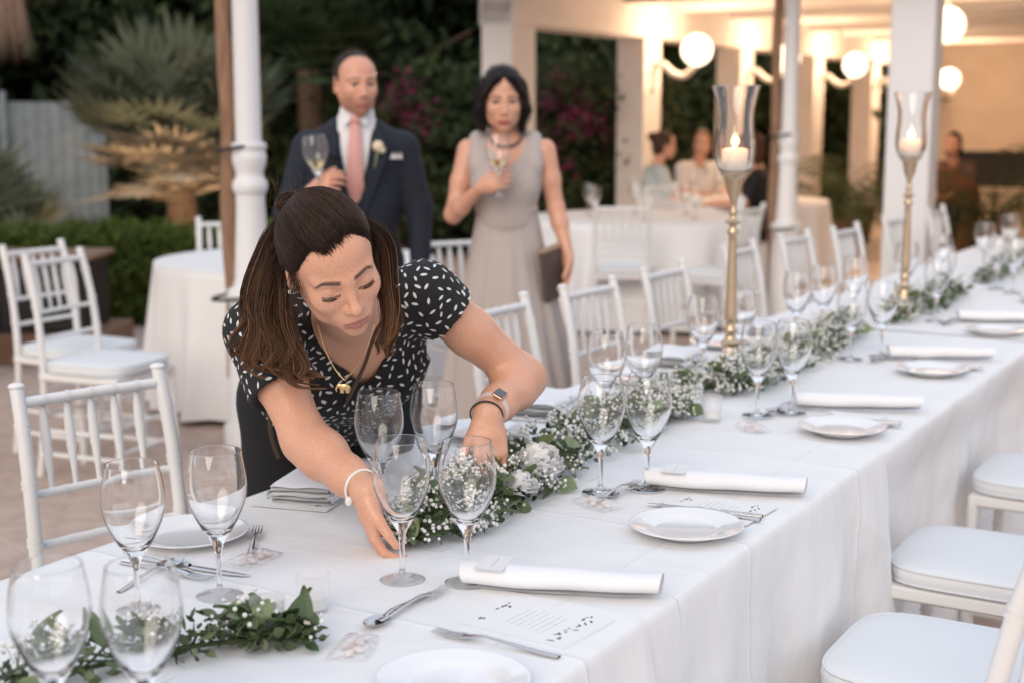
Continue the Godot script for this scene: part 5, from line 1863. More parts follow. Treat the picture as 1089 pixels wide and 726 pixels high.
func add_hand(S: Sdf, wrist: Vector3, dv: Vector3, palm: Vector3, left: bool, curl: Array, s := 1.0, spread := 0.06) -> void:
	dv = dv.normalized()
	palm = (palm - dv * palm.dot(dv)).normalized()
	var th := palm.cross(dv) if left else dv.cross(palm)
	var bas := Basis(th, dv, th.cross(dv))
	S.ell(wrist + dv * 0.048 * s, Vector3(0.036, 0.050, 0.0145) * s, bas, 0.012 * s)
	S.cone(wrist, wrist + dv * 0.04 * s, 0.023 * s, 0.021 * s, 0.02 * s)
	var lens := [0.070, 0.078, 0.073, 0.057]
	for k in 4:
		var off: float = [0.0275, 0.0095, -0.0085, -0.0255][k]
		var p := wrist + dv * (0.088 - 0.004 * absf(k - 1.2)) * s + th * off * s
		S.cone(wrist + dv * 0.045 * s + th * off * 0.8 * s, p, 0.0105 * s, 0.0095 * s, 0.008 * s)
		var a := 0.0
		var d0 := (dv + th * (1.5 - k) * spread).normalized()
		var r := 0.0090 - 0.0006 * (k if k > 1 else 0)
		for j in 3:
			a += curl[k] * [0.8, 1.0, 0.7][j]
			var dd := (d0 * cos(a) + palm * sin(a)).normalized()
			var q: Vector3 = p + dd * lens[k] * [0.46, 0.31, 0.25][j] * s
			S.cone(p, q, r * s, (r - 0.0008) * s, 0.003 * s)
			p = q
			r -= 0.0008
	var tp := wrist + dv * 0.022 * s + th * 0.022 * s
	var td := (dv * 0.80 + th * 0.52 + palm * 0.30).normalized()
	var t1 := tp + td * 0.036 * s
	var t2 := t1 + (td * 0.75 + dv * 0.45 + palm * 0.25).normalized() * 0.030 * s
	var t3 := t2 + (td * 0.45 + dv * 0.65 + palm * 0.40).normalized() * 0.024 * s
	S.cone(tp, t1, 0.014 * s, 0.0108 * s, 0.012 * s)
	S.cone(t1, t2, 0.0105 * s, 0.0094 * s, 0.004 * s)
	S.cone(t2, t3, 0.0094 * s, 0.0076 * s, 0.003 * s)

func strand(b: MB, pts: Array, r0: float, c0: Color, c1: Color) -> void:
	var m := pts.size()
	var x := Vector3(0.3, 0.2, 0.9)
	var prev := -1
	for j in m:
		var t: Vector3 = (pts[mini(j + 1, m - 1)] - pts[maxi(j - 1, 0)]).normalized()
		x = (x - t * x.dot(t)).normalized()
		var y := t.cross(x)
		var f := float(j) / (m - 1)
		var r := r0 * (1.0 - 0.75 * f * f) * (0.18 + 0.82 * minf(1.0, f * 3.5))
		b.col = c0.lerp(c1, f)
		var at := b.v.size()
		for k in 3:
			var o := x * cos(TAU * k / 3.0) + y * sin(TAU * k / 3.0)
			b.p(pts[j] + o * r, o)
		if j > 0:
			for k in 3: b.quad(prev + k, prev + (k + 1) % 3, at + (k + 1) % 3, at + k)
		prev = at

func skin_mat(called: String) -> StandardMaterial3D:
	var m := vmat(called, 0.42)
	m.subsurf_scatter_enabled = true
	m.subsurf_scatter_strength = 0.12
	m.normal_enabled = true
	m.normal_texture = noise_tex(0.12, [], 256, 3, 70, true)
	m.normal_scale = 0.07
	m.albedo_texture = noise_tex(0.035, [[0.0, Color(0.93, 0.86, 0.85)], [0.45, Color(0.985, 0.97, 0.965)], [0.62, Color(1, 1, 1)], [1.0, Color(0.96, 0.90, 0.88)]], 512, 5, 72)
	m.roughness_texture = noise_tex(0.2, [[0.0, Color(0.8, 0.8, 0.8)], [1.0, Color.WHITE]], 256, 3, 73)
	tri_map(m, Vector3.ONE * 9.0, false)
	return m

func build_people() -> void:
	skin_mat("skin")
	var h := vmat("hair", 0.5)
	h.metallic_specular = 0.35
	h.anisotropy_enabled = true
	h.anisotropy = 0.5
	mat("blouse_black", lin(0.010, 0.010, 0.011), 0.8)
	M.blouse_black.rim_enabled = true
	M.blouse_black.rim = 0.1
	mat("print_white", lin(0.74, 0.73, 0.72), 0.8)
	mat("trouser_black", lin(0.006, 0.006, 0.007), 0.85)
	mat("gold", lin(0.75, 0.52, 0.26), 0.28, 1.0)
	mat("rose_gold", lin(0.72, 0.47, 0.36), 0.25, 1.0)
	mat("watch_glass", lin(0.10, 0.10, 0.11), 0.08)
	mat("pink_strap", lin(0.66, 0.50, 0.46), 0.6)
	mat("pearl", lin(0.80, 0.78, 0.74), 0.15)
	mat("brown_leather", lin(0.085, 0.055, 0.035), 0.6)
	woman_bending()
	man_standing()
	woman_standing()
	seated(Vector3(1.30, 0.45, -12.75), deg_to_rad(100), 0.0, lin(0.50, 0.56, 0.56), Color(0.06, 0.030, 0.016), true, "person in a pale blue top seated with hair tied up", Vector3(0.42, 0.36, 0.10), 5)
	seated(Vector3(1.78, 0.45, -13.55), deg_to_rad(20), -0.5, lin(0.72, 0.70, 0.68), Color(0.13, 0.045, 0.016), false, "person in a white shirt with reddish hair seated behind the round table", Vector3(0.1, 0.30, 0.35), 6)
	seated(Vector3(2.06, 0.45, -11.85), deg_to_rad(-105), 0.0, lin(0.008, 0.008, 0.010), Color(0.075, 0.028, 0.012), false, "person in black with brown hair seated beside the slim column", Vector3(0.1, 0.3, 0.30), 7)
	seated(Vector3(4.55, 0.42, -14.62), deg_to_rad(-30), 0.0, lin(0.10, 0.060, 0.045), Color(0.010, 0.008, 0.007), false, "person with dark hair seated in the reddish wicker armchair", Vector3(0.1, 0.28, 0.30), 8)

func woman_bending() -> void:
	var base := Vector3(-0.42, 0, -3.14)
	var who := thing("person", "person in a black blouse with white leaf print bending over the long table", "person", base)
	var hs := 0.985
	var T := Transform3D(Basis(Vector3.UP, deg_to_rad(29)) * Basis(Vector3.RIGHT, deg_to_rad(28)) * Basis(Vector3(0, 0, 1), deg_to_rad(21)), Vector3(-0.309, 1.253, -2.40))
	var skin := Color(0.72, 0.395, 0.265)
	var brow := Color(0.030, 0.017, 0.011)
	var lip := Color(0.45, 0.195, 0.155)
	var Rs := Vector3(-0.478, 1.095, -2.630)
	var Re := Vector3(-0.375, 0.915, -2.500)
	var Rw := Vector3(-0.250, 0.856, -2.360)
	var Ls := Vector3(-0.172, 1.150, -2.755)
	var Le := Vector3(0.026, 0.962, -2.860)
	var Lw := Vector3(-0.048, 0.925, -2.685)
	var up := Vector3(-0.318, 1.105, -2.735)
	var chest := Vector3(-0.345, 1.020, -2.855)
	var waist := Vector3(-0.385, 0.955, -3.000)
	var U := (up - waist).normalized()
	var X := (Ls - Rs)
	X = (X - U * X.dot(U)).normalized()
	var Z := X.cross(U)
	var TB := Basis(X, U, Z)
	# --- skin: head
	var body := MB.new()
	var S := Sdf.new()
	add_head(S, T, hs, false)
	var HS := S
	S.cone(T * (Vector3(0, -0.045, -0.028) * hs), up + Z * 0.02 + U * 0.02, 0.047, 0.056, 0.03)
	S.build(body, 0.0029, face_colour(T, hs, skin, brow, lip))
	# --- skin: chest and arms
	body.col = skin
	S = Sdf.new()
	S.cone(T * (Vector3(0, -0.075, -0.030) * hs), up + Z * 0.02, 0.044, 0.058, 0.03)
	S.ell(up + Z * 0.015 - U * 0.02, Vector3(0.110, 0.064, 0.064), TB, 0.05)
	S.ell(chest + Z * 0.03 + U * 0.05, Vector3(0.105, 0.12, 0.074), TB, 0.04)
	S.cone(up - U * 0.01, Rs, 0.055, 0.050, 0.04)
	S.cone(up - U * 0.01, Ls, 0.055, 0.050, 0.04)
	S.cone(Rs, Rs.lerp(Re, 0.45), 0.050, 0.047, 0.03)
	S.cone(Rs.lerp(Re, 0.45), Re, 0.047, 0.039, 0.02)
	S.chain([Re, Re.lerp(Rw, 0.28), Re.lerp(Rw, 0.7), Rw], [0.039, 0.041, 0.031, 0.0255], 0.03)
	S.cone(Ls, Ls.lerp(Le, 0.45), 0.050, 0.047, 0.03)
	S.cone(Ls.lerp(Le, 0.45), Le, 0.047, 0.040, 0.02)
	S.chain([Le, Le.lerp(Lw, 0.28), Le.lerp(Lw, 0.7), Lw], [0.040, 0.042, 0.033, 0.0265], 0.03)
	S.build(body, 0.006)
	# --- hands
	S = Sdf.new()
	S.cone(Re.lerp(Rw, 0.75), Rw, 0.030, 0.0255, 0.02)
	add_hand(S, Rw, Vector3(0.12, -0.92, 0.08), Vector3(1.0, 0.1, -0.25), false, [0.55, 0.45, 0.40, 0.45], 0.93)
	S.build(body, 0.0032)
	S = Sdf.new()
	S.cone(Le.lerp(Lw, 0.75), Lw, 0.032, 0.0265, 0.02)
	add_hand(S, Lw, Vector3(0.10, -0.88, 0.36), Vector3(-0.30, -0.45, -0.8), true, [0.34, 0.36, 0.38, 0.42], 0.97, 0.03)
	S.build(body, 0.0032)
	putw(who, "body", body, M.skin, base)
	# --- blouse
	var bl := MB.new()
	S = Sdf.new()
	S.chain([waist - U * 0.05, waist, chest, up - U * 0.05], [0.150, 0.128, 0.118, 0.085], 0.08)
	S.ell(chest + U * 0.02, Vector3(0.168, 0.165, 0.108), TB, 0.06)
	S.ell(waist - U * 0.03, Vector3(0.165, 0.11, 0.125), TB, 0.06)
	S.cone(up - U * 0.015, Rs, 0.066, 0.060, 0.05)
	S.cone(up - U * 0.015, Ls, 0.066, 0.060, 0.05)
	for s in [-1.0, 1.0]:
		S.ell(chest + X * 0.075 * s + U * 0.030 + Z * 0.080, Vector3(0.062, 0.066, 0.055), TB, 0.05)
	var Rse := Rs.lerp(Re, 0.50)
	var Lse := Ls.lerp(Le, 0.17)
	S.cone(Rs, Rse + (Re - Rs).normalized() * 0.03, 0.061, 0.068, 0.03)
	S.cone(Ls, Lse + (Le - Ls).normalized() * 0.03, 0.061, 0.066, 0.03)
	# folds of the cloth
	for q in [[-0.13, 0.06, -0.05, -0.01], [-0.14, 0.03, -0.04, -0.05], [-0.12, -0.02, 0.01, -0.08], [0.14, 0.05, 0.06, 0.0], [0.14, 0.01, 0.03, -0.06], [0.10, -0.06, -0.02, -0.10], [-0.09, -0.10, 0.06, -0.13]]:
		S.cone(chest + X * q[0] + U * q[1] + Z * (0.112 - 0.25 * absf(q[0])), chest + X * q[2] + U * q[3] + Z * 0.112, 0.013, 0.006, 0.012)
	for q in [[Rs, Re, -1.0], [Ls, Le, 1.0]]:
		var ad: Vector3 = (q[1] - q[0]).normalized()
		for k in 4:
			var a := 0.4 + k * 1.2
			var sd: Vector3 = ad.cross(Vector3(cos(a), sin(a), 0.3)).normalized()
			S.cone(q[0] + sd * 0.05 + ad * 0.01, q[0] + sd.rotated(ad, 0.5) * 0.058 + ad * 0.075, 0.010, 0.008, 0.010)
	# open collar
	S.cone(T * (Vector3(0, -0.07, -0.02) * hs), up + Z * 0.035, 0.062, 0.072, 0.004, true)
	S.cone(up + Z * 0.05, chest + Z * 0.135 + X * 0.006 - U * 0.02, 0.058, 0.008, 0.006, true)
	# clean sleeve hems
	S.cone(Rse + (Re - Rs).normalized() * 0.075, Re + (Re - Rs).normalized() * 0.05, 0.085, 0.085, 0.007, true)
	S.cone(Lse + (Le - Ls).normalized() * 0.075, Le + (Le - Ls).normalized() * 0.05, 0.085, 0.085, 0.007, true)
	S.build(bl, 0.0055)
	var bo := putw(who, "blouse", bl, M.blouse_black, base)
	print_marks(bo, bl, base, S)
	# --- trousers
	var tr := MB.new()
	S = Sdf.new()
	var hip := Vector3(-0.41, 0.90, -3.11)
	S.ell(hip, Vector3(0.195, 0.14, 0.135), Basis(Vector3.UP, 0.35), 0.05)
	S.ell(waist - U * 0.05, Vector3(0.158, 0.09, 0.12), TB, 0.06)
	for s in [-1.0, 1.0]:
		var hx := Basis(Vector3.UP, 0.35) * Vector3(s * 0.098, 0, 0)
		S.chain([hip + hx + Vector3(0, -0.05, 0), hip + hx * 1.05 + Vector3(0, -0.42, 0.02), hip + hx * 1.2 + Vector3(0, -0.82, -0.04)], [0.105, 0.085, 0.075], 0.05)
	S.build(tr, 0.016)
	putw(who, "trousers", tr, M.trouser_black, base)
	for s in [-1.0, 1.0]:
		var sh := MB.new()
		S = Sdf.new()
		var f := hip + Basis(Vector3.UP, 0.35) * Vector3(s * 0.118, 0, 0) + Vector3(0, -0.86, -0.03)
		S.chain([f + Vector3(0, 0, -0.03), f + Vector3(0.03, -0.005, 0.06), f + Vector3(0.05, -0.012, 0.15)], [0.036, 0.038, 0.026], 0.02)
		S.cut(Vector3(0, 0.004, 0), Vector3.DOWN)
		S.build(sh, 0.008)
		putw(who, "shoe", sh, M.trouser_black, base)
	# lashes
	for x in [-1.0, 1.0]:
		var la := MB.new()
		for k in 26:
			var ax := lerpf(0.0175, 0.0465, k / 25.0)
			var p := Vector3(x * ax, -0.0100 + 9.0 * pow(ax - 0.0315, 2.0), 0.0845 - 26.0 * pow(ax - 0.030, 2.0))
			var d := Vector3(x * (ax - 0.028) * 14.0, -0.55, 0.75).normalized()
			strand(la, [T * (p * hs), T * ((p + d * 0.004) * hs), T * ((p + d * 0.0072 + Vector3(0, 0.0016, 0)) * hs)], 0.0008, Color(0.006, 0.004, 0.003), Color(0.006, 0.004, 0.003))
		putw(who, "lashes", la, M.hair, base)
	hair_bending(who, base, T, hs, HS)
	# --- jewellery and straps
	var b := MB.new()
	b.tube(spline([Vector3(-0.351, 1.124, -2.520), Vector3(-0.338, 1.084, -2.505), Vector3(-0.318, 1.049, -2.490), Vector3(-0.300, 1.030, -2.480)], 6), 0.0011, 5)
	b.tube(spline([Vector3(-0.253, 1.118, -2.560), Vector3(-0.262, 1.088, -2.530), Vector3(-0.282, 1.050, -2.500), Vector3(-0.300, 1.030, -2.480)], 6), 0.0011, 5)
	var nk := putw(who, "necklace", b, M.gold, base)
	var el := MB.new()
	S = Sdf.new()
	var pc := Vector3(-0.300, 1.019, -2.478)
	S.ell(pc, Vector3(0.0085, 0.0058, 0.0028), Basis(), 0.003)
	S.ell(pc + Vector3(-0.0095, 0.002, 0), Vector3(0.0045, 0.0045, 0.0026), Basis(), 0.003)
	S.chain([pc + Vector3(-0.0125, 0.001, 0), pc + Vector3(-0.0150, -0.004, 0), pc + Vector3(-0.0140, -0.009, 0)], [0.0019, 0.0015, 0.0011], 0.002)
	for q in [-0.0058, -0.0025, 0.0035, 0.0068]: S.cone(pc + Vector3(q, -0.003, 0), pc + Vector3(q * 1.05, -0.0105, 0), 0.0021, 0.0019, 0.002)
	S.cone(pc + Vector3(0.008, 0.002, 0), pc + Vector3(0.0115, -0.004, 0), 0.0009, 0.0007, 0.001)
	S.build(el, 0.0009)
	putw(who, "elephant_pendant", el, M.gold, base)
	nk.set_meta("label", "thin gold chain")
	b = MB.new()
	b.tube(spline([Vector3(-0.234, 1.127, -2.625), Vector3(-0.256, 1.095, -2.610), Vector3(-0.279, 1.032, -2.62), Vector3(-0.319, 0.954, -2.70), Vector3(-0.355, 0.891, -2.80)], 6), 0.006, 6, true, 0.35)
	putw(who, "bag_strap", b, M.brown_leather, base)
	b = MB.new()
	b.tube(spline([Vector3(-0.487, 0.964, -2.800), Vector3(-0.498, 0.912, -2.830), Vector3(-0.500, 0.838, -2.860), Vector3(-0.490, 0.787, -2.880)], 6), 0.005, 6, true, 0.35)
	putw(who, "bag_strap", b, M.brown_leather, base)
	# watch and cord on the left wrist
	var fd := (Lw - Le).normalized()
	ring_on(who, "watch_strap", Lw - fd * 0.026, fd, 0.0345, 0.0075, 0.0040, M.pink_strap, base)
	var vn := (Vector3(0.25, 0.75, 0.6) - fd * Vector3(0.25, 0.75, 0.6).dot(fd)).normalized()
	b = MB.new()
	var wx := Transform3D(Basis(fd.cross(vn), vn, fd).orthonormalized(), Lw - fd * 0.026 + vn * 0.0365)
	b.box(Vector3.ZERO, Vector3(0.024, 0.007, 0.030), 0.003, wx)
	var wc := putw(who, "watch", b, M.rose_gold, base)
	b = MB.new()
	b.box(Vector3(0, 0.0042, 0), Vector3(0.020, 0.0014, 0.026), 0.0006, wx)
	putw(wc, "watch_face", b, M.watch_glass, base)
	ring_on(who, "cord_bracelet", Lw + fd * 0.004, (fd + Vector3(0.3, -0.2, 0)).normalized(), 0.0325, 0.0018, 0.0022, M.strap, base)
	var rd := (Rw - Re).normalized()
	ring_on(who, "white_bracelet", Rw - rd * 0.018, (rd + Vector3(-0.1, 0.25, 0)).normalized(), 0.0330, 0.0026, 0.0024, M.pearl, base)
	b = MB.new()
	b.ball(Rw - rd * 0.014 + Vector3(-0.022, -0.018, 0.018), Vector3(0.007, 0.009, 0.006), 8, 10)
	putw(who, "bracelet_bead", b, M.pearl, base)
	b = MB.new()
	b.ball(T * (Vector3(-0.083, -0.036, -0.002) * hs), Vector3.ONE * 0.0042, 8, 10)
	putw(who, "pearl_earring", b, M.pearl, base)

func ring_on(who: Node3D, called: String, c: Vector3, axis: Vector3, r: float, half: float, thick: float, m: Material, base: Vector3) -> void:
	var b := MB.new()
	var y := axis.normalized()
	var x := y.cross(Vector3(0.2, 0.3, 0.9)).normalized()
	b.lathe([Vector2(r - thick, -half), Vector2(r, -half * 0.85), Vector2(r + thick * 0.4, 0), Vector2(r, half * 0.85), Vector2(r - thick, half), Vector2(r - thick, -half)], 32, Transform3D(Basis(x, y, x.cross(y)), c), 0.2)
	putw(who, called, b, m, base)

func print_marks(bo: Node3D, bl: MB, base: Vector3, S: Sdf) -> void:
	var r := RandomNumberGenerator.new()
	r.seed = 14
	var b := MB.new()
	var taken := {}
	var cs := 0.0160
	var nt := bl.ix.size() / 3
	for k in 60000:
		var t := r.randi() % nt
		var i0 := bl.ix[t * 3]
		var p := bl.v[i0]
		if p.z < -3.02: continue
		var edge := false
		for q in S.l:
			if q.sub and S.one(q, p) < 0.006: edge = true
		if edge: continue
		var key := Vector3i((p / cs).floor())
		var ok := true
		for dx in [-1, 0, 1]:
			for dy in [-1, 0, 1]:
				for dz in [-1, 0, 1]:
					var o = taken.get(key + Vector3i(dx, dy, dz))
					if o != null and o.distance_to(p) < cs: ok = false
		if not ok: continue
		taken[key] = p
		var n := bl.n[i0]
		var x := n.cross(Vector3(r.randfn(), r.randfn(), r.randfn())).normalized()
		var y := n.cross(x)
		var ln := r.randf_range(0.0060, 0.0078)
		var w := ln * r.randf_range(0.33, 0.42)
		var c := p + n * 0.0012
		var ring := []
		for q in [[1.0, 0.0], [0.55, 0.75], [-0.05, 1.0], [-0.6, 0.72], [-1.0, 0.05], [-0.55, -0.75], [0.1, -1.0], [0.62, -0.7]]:
			var e: Vector3 = c + x * ln * q[0] + y * w * q[1]
			e -= n * 3.0 * (e - c).length_squared()
			ring.append(b.p(e, n))
		var ci := b.p(c + n * 0.0004, n)
		for q in 8: b.tri(ci, ring[q], ring[(q + 1) % 8])
	var o2 := put(bo, "leaf_print", b.mesh(-base), M.print_white)
	o2.set_meta("kind", "stuff")

func hair_bending(who: Node3D, base: Vector3, T: Transform3D, hs: float, HS: Sdf) -> void:
	var r := RandomNumberGenerator.new()
	r.seed = 9
	var dark := Color(0.019, 0.0098, 0.0062)
	var cap := MB.new()
	cap.col = dark
	var S := Sdf.new()
	S.ell(T * (Vector3(0, 0.029, -0.020) * hs), Vector3(0.0750, 0.0855, 0.0935) * hs, T.basis, 0.01)
	S.ell(T * (Vector3(0, 0.045, 0.034) * hs), Vector3(0.0584, 0.0474, 0.0504) * hs, T.basis, 0.03)
	S.ell(T * (Vector3(0, -0.03, -0.055) * hs), Vector3(0.070, 0.065, 0.053) * hs, T.basis, 0.03)
	S.ell(T * (Vector3(0, -0.042, 0.108) * hs), Vector3(0.100, 0.143, 0.114) * hs, T.basis, 0.006, true)
	S.ell(T * (Vector3(-0.085, -0.012, -0.004) * hs), Vector3(0.02, 0.034, 0.020) * hs, T.basis, 0.006, true)
	S.build(cap, 0.004)
	var bunp := Vector3(-0.030, 0.082, -0.086) * hs
	S = Sdf.new()
	for k in 7:
		var a := TAU * k / 7.0
		S.ell(T * (bunp + Vector3(cos(a) * 0.016, sin(a) * 0.014, 0.004 * sin(a * 2.0))), Vector3.ONE * 0.006, Basis(), 0.006)
	S.cone(T * bunp, T * (Vector3(-0.02, 0.07, -0.07) * hs), 0.010, 0.016, 0.01)
	S.build(cap, 0.005)
	putw(who, "hair_cap", cap, M.hair, base)
	var b := MB.new()
	# strands swept back from the hairline to the knot
	var C := Vector3(0, 0.029, -0.020)
	var R := Vector3(0.0785, 0.0885, 0.0965)
	var p1 := ((bunp / hs) - C).normalized()
	for k in 3800:
		var a := r.randf_range(-1.75, 1.75)
		var aa := absf(a)
		var hy := 0.079 - 0.008 * exp(-pow((a + 0.25) / 0.25, 2.0)) + 0.004 * exp(-pow((a - 0.35) / 0.2, 2.0)) - 0.074 * smoothstep(0.45, 1.40, aa) + 0.018 * smoothstep(1.45, 1.75, aa)
		hy += r.randfn() * 0.0032
		var ey := clampf((hy - C.y) / R.y, -0.95, 0.95)
		var er := sqrt(1.0 - ey * ey)
		var p0 := Vector3(sin(a) * er, ey, cos(a) * er).normalized()
		var f0 := 0.0 if r.randf() < 0.55 else r.randf() * 0.7
		var wob := r.randf_range(-0.10, 0.10)
		var lift := r.randf_range(0.0, 0.004)
		var pts := []
		for j in 11:
			var f := f0 + (0.97 - f0) * j / 10.0
			var d := p0.slerp(p1, f)
			d = (d + p0.cross(p1) * wob * sin(PI * f)).normalized()
			var q := C + d * R * (0.985 + (lift / 0.09 + 0.02) * smoothstep(0.0, 0.25, f) + 0.008 * sin(PI * f))
			var wq: Vector3 = T * (q * hs)
			if f < 0.55:
				var sd := HS.ev(wq, HS.l)
				var want := 0.0009 + 0.0035 * smoothstep(0.0, 0.2, f) + lift * 0.6
				if sd < want: wq += (T.basis * d).normalized() * (want - sd)
			pts.append(wq)
		var g := r.randf_range(0.5, 1.8)
		strand(b, pts, r.randf_range(0.0006, 0.0012), dark * g, Color(0.050, 0.025, 0.014) * g)
	# knot of hair
	for k in 300:
		var ax := Vector3(r.randfn(), r.randfn(), r.randfn()).normalized()
		var u := ax.cross(Vector3(0.3, 0.8, 0.2)).normalized()
		var w := ax.cross(u)
		var rad := r.randf_range(0.009, 0.022)
		var pts := []
		var a0 := r.randf() * TAU
		for j in 10:
			var a := a0 + j * 0.36
			pts.append(T * (bunp + (u * cos(a) + w * sin(a)) * rad * Vector3(1.2, 0.95, 1)))
		var g := r.randf_range(0.7, 2.2)
		strand(b, pts, 0.0011, Color(0.03, 0.017, 0.011) * g, Color(0.055, 0.030, 0.018) * g)
	for k in 60:
		var p: Vector3 = T * (bunp + Vector3(r.randfn(), r.randfn(), r.randfn()) * 0.015)
		var d := Vector3(r.randfn() * 0.9 - 0.3, absf(r.randfn()) * 0.8 + 0.2, r.randfn() * 0.5).normalized()
		strand(b, spline([p, p + d * 0.012, p + d * 0.022 + Vector3(r.randfn(), r.randfn(), 0) * 0.006], 3), 0.0005, Color(0.06, 0.033, 0.02), Color(0.10, 0.055, 0.03))
	for k in 90:
		var sd := -1.0 if k % 3 else 1.0
		var p := Vector3(sd * r.randf_range(0.060, 0.076), r.randf_range(0.0, 0.045), r.randf_range(0.0, 0.045))
		var p2 := p + Vector3(sd * r.randf_range(0.0, 0.008), -0.02, r.randf_range(-0.02, 0.0))
		var a: Vector3 = T * (p * hs)
		var m: Vector3 = T * (p2 * hs)
		var e := m + Vector3(r.randfn() * 0.006, -r.randf_range(0.02, 0.05), r.randfn() * 0.006)
		strand(b, spline([a, m, e, e + Vector3(r.randfn() * 0.008, -0.02, r.randfn() * 0.006)], 4), 0.0005, dark, Color(0.06, 0.03, 0.018))
	putw(who, "swept_hair", b, M.hair, base)
	# loose lengths hang from the back of the head, in locks
	var L := [
		[Vector3(-0.055, 0.045, -0.085), Vector3(-0.423, 1.275, -2.480), Vector3(-0.453, 1.190, -2.470), Vector3(-0.463, 1.110, -2.465), Vector3(-0.435, 1.052, -2.455), Vector3(-0.368, 1.028, -2.435)],
		[Vector3(-0.066, 0.020, -0.070), Vector3(-0.419, 1.245, -2.455), Vector3(-0.438, 1.150, -2.445), Vector3(-0.413, 1.085, -2.435), Vector3(-0.371, 1.043, -2.425), Vector3(-0.333, 1.036, -2.425)],
		[Vector3(-0.074, -0.005, -0.045), Vector3(-0.403, 1.205, -2.450), Vector3(-0.397, 1.135, -2.440), Vector3(-0.387, 1.078, -2.430), Vector3(-0.365, 1.055, -2.428), Vector3(-0.345, 1.046, -2.422)],
		[Vector3(-0.045, 0.055, -0.092), Vector3(-0.435, 1.280, -2.510), Vector3(-0.473, 1.170, -2.495), Vector3(-0.475, 1.112, -2.490), Vector3(-0.463, 1.080, -2.485), Vector3(-0.438, 1.058, -2.475)],
		[Vector3(-0.050, -0.015, -0.085), Vector3(-0.408, 1.230, -2.530), Vector3(-0.423, 1.170, -2.520), Vector3(-0.419, 1.110, -2.500), Vector3(-0.409, 1.080, -2.485), Vector3(-0.393, 1.050, -2.470)],
	]
	var Rt := [
		[Vector3(0.060, 0.050, -0.070), Vector3(-0.227, 1.285, -2.500), Vector3(-0.215, 1.200, -2.480), Vector3(-0.208, 1.135, -2.468), Vector3(-0.209, 1.100, -2.460), Vector3(-0.219, 1.074, -2.452)],
		[Vector3(0.072, 0.030, -0.040), Vector3(-0.231, 1.265, -2.480), Vector3(-0.223, 1.180, -2.470), Vector3(-0.213, 1.120, -2.458), Vector3(-0.219, 1.090, -2.452), Vector3(-0.230, 1.070, -2.448)],
		[Vector3(0.077, 0.045, 0.012), Vector3(-0.226, 1.262, -2.440), Vector3(-0.221, 1.190, -2.448), Vector3(-0.217, 1.130, -2.448), Vector3(-0.215, 1.096, -2.446), Vector3(-0.226, 1.072, -2.446)],
		[Vector3(0.060, 0.0, -0.070), Vector3(-0.229, 1.235, -2.510), Vector3(-0.225, 1.160, -2.490), Vector3(-0.226, 1.120, -2.480), Vector3(-0.233, 1.095, -2.474), Vector3(-0.243, 1.080, -2.470)],
	]
	for part in [[L, 64, 40, 0.010, 0.021], [Rt, 22, 34, 0.005, 0.007]]:
		b = MB.new()
		var G: Array = part[0]
		for lock in part[1]:
			var i := r.randi() % G.size()
			var j := r.randi() % G.size()
			var f := r.randf()
			var ph := 0.8 + r.randfn() * 0.55
			var off: Vector3 = Vector3(r.randfn(), r.randfn() * 0.4, r.randfn()) * part[3]
			var end := r.randf_range(0.72, 1.02)
			var amp: float = part[4] * r.randf_range(0.4, 1.2)
			var tone := r.randf_range(0.6, 1.7)
			var wf := 13.0 + r.randfn() * 1.0
			var cen := []
			for q in 6:
				var a: Vector3 = G[i][q]
				var e: Vector3 = G[j][q]
				if q == 0:
					a = T * (a * hs)
					e = T * (e * hs)
				var t := q / 5.0
				cen.append(a.lerp(e, f) + off * (0.3 + 0.7 * t) * (0.4 if q == 0 else 1.0))
			var line := spline(cen, 5)
			var side := Vector3(0.8, 0.1, 0.6).normalized()
			for q in line.size():
				var t: float = float(q) / (line.size() - 1)
				line[q] += (side * sin(t * wf + ph) + Vector3(0.5, 0, -0.7) * cos(t * wf * 0.9 + ph)) * amp * smoothstep(0.15, 0.8, t)
			var keep := int(line.size() * minf(end, 1.0))
			line = line.slice(0, maxi(keep, 8))
			for q in part[2]:
				var jit := Vector3(r.randfn(), r.randfn() * 0.3, r.randfn()) * 0.0062
				var pts := []
				var m := line.size()
				var stop: int = m if r.randf() < 0.7 else m - r.randi() % 4
				for z in stop:
					var t: float = float(z) / (m - 1)
					pts.append(line[z] + jit * (1.0 - 0.72 * t * t))
				var g := tone * (r.randf_range(0.5, 1.3) if r.randf() < 0.85 else r.randf_range(1.6, 2.4))
				strand(b, pts, r.randf_range(0.0005, 0.0010), Color(0.026, 0.0135, 0.0085) * g, Color(0.165, 0.084, 0.044) * g)
		putw(who, "loose_hair", b, M.hair, base)

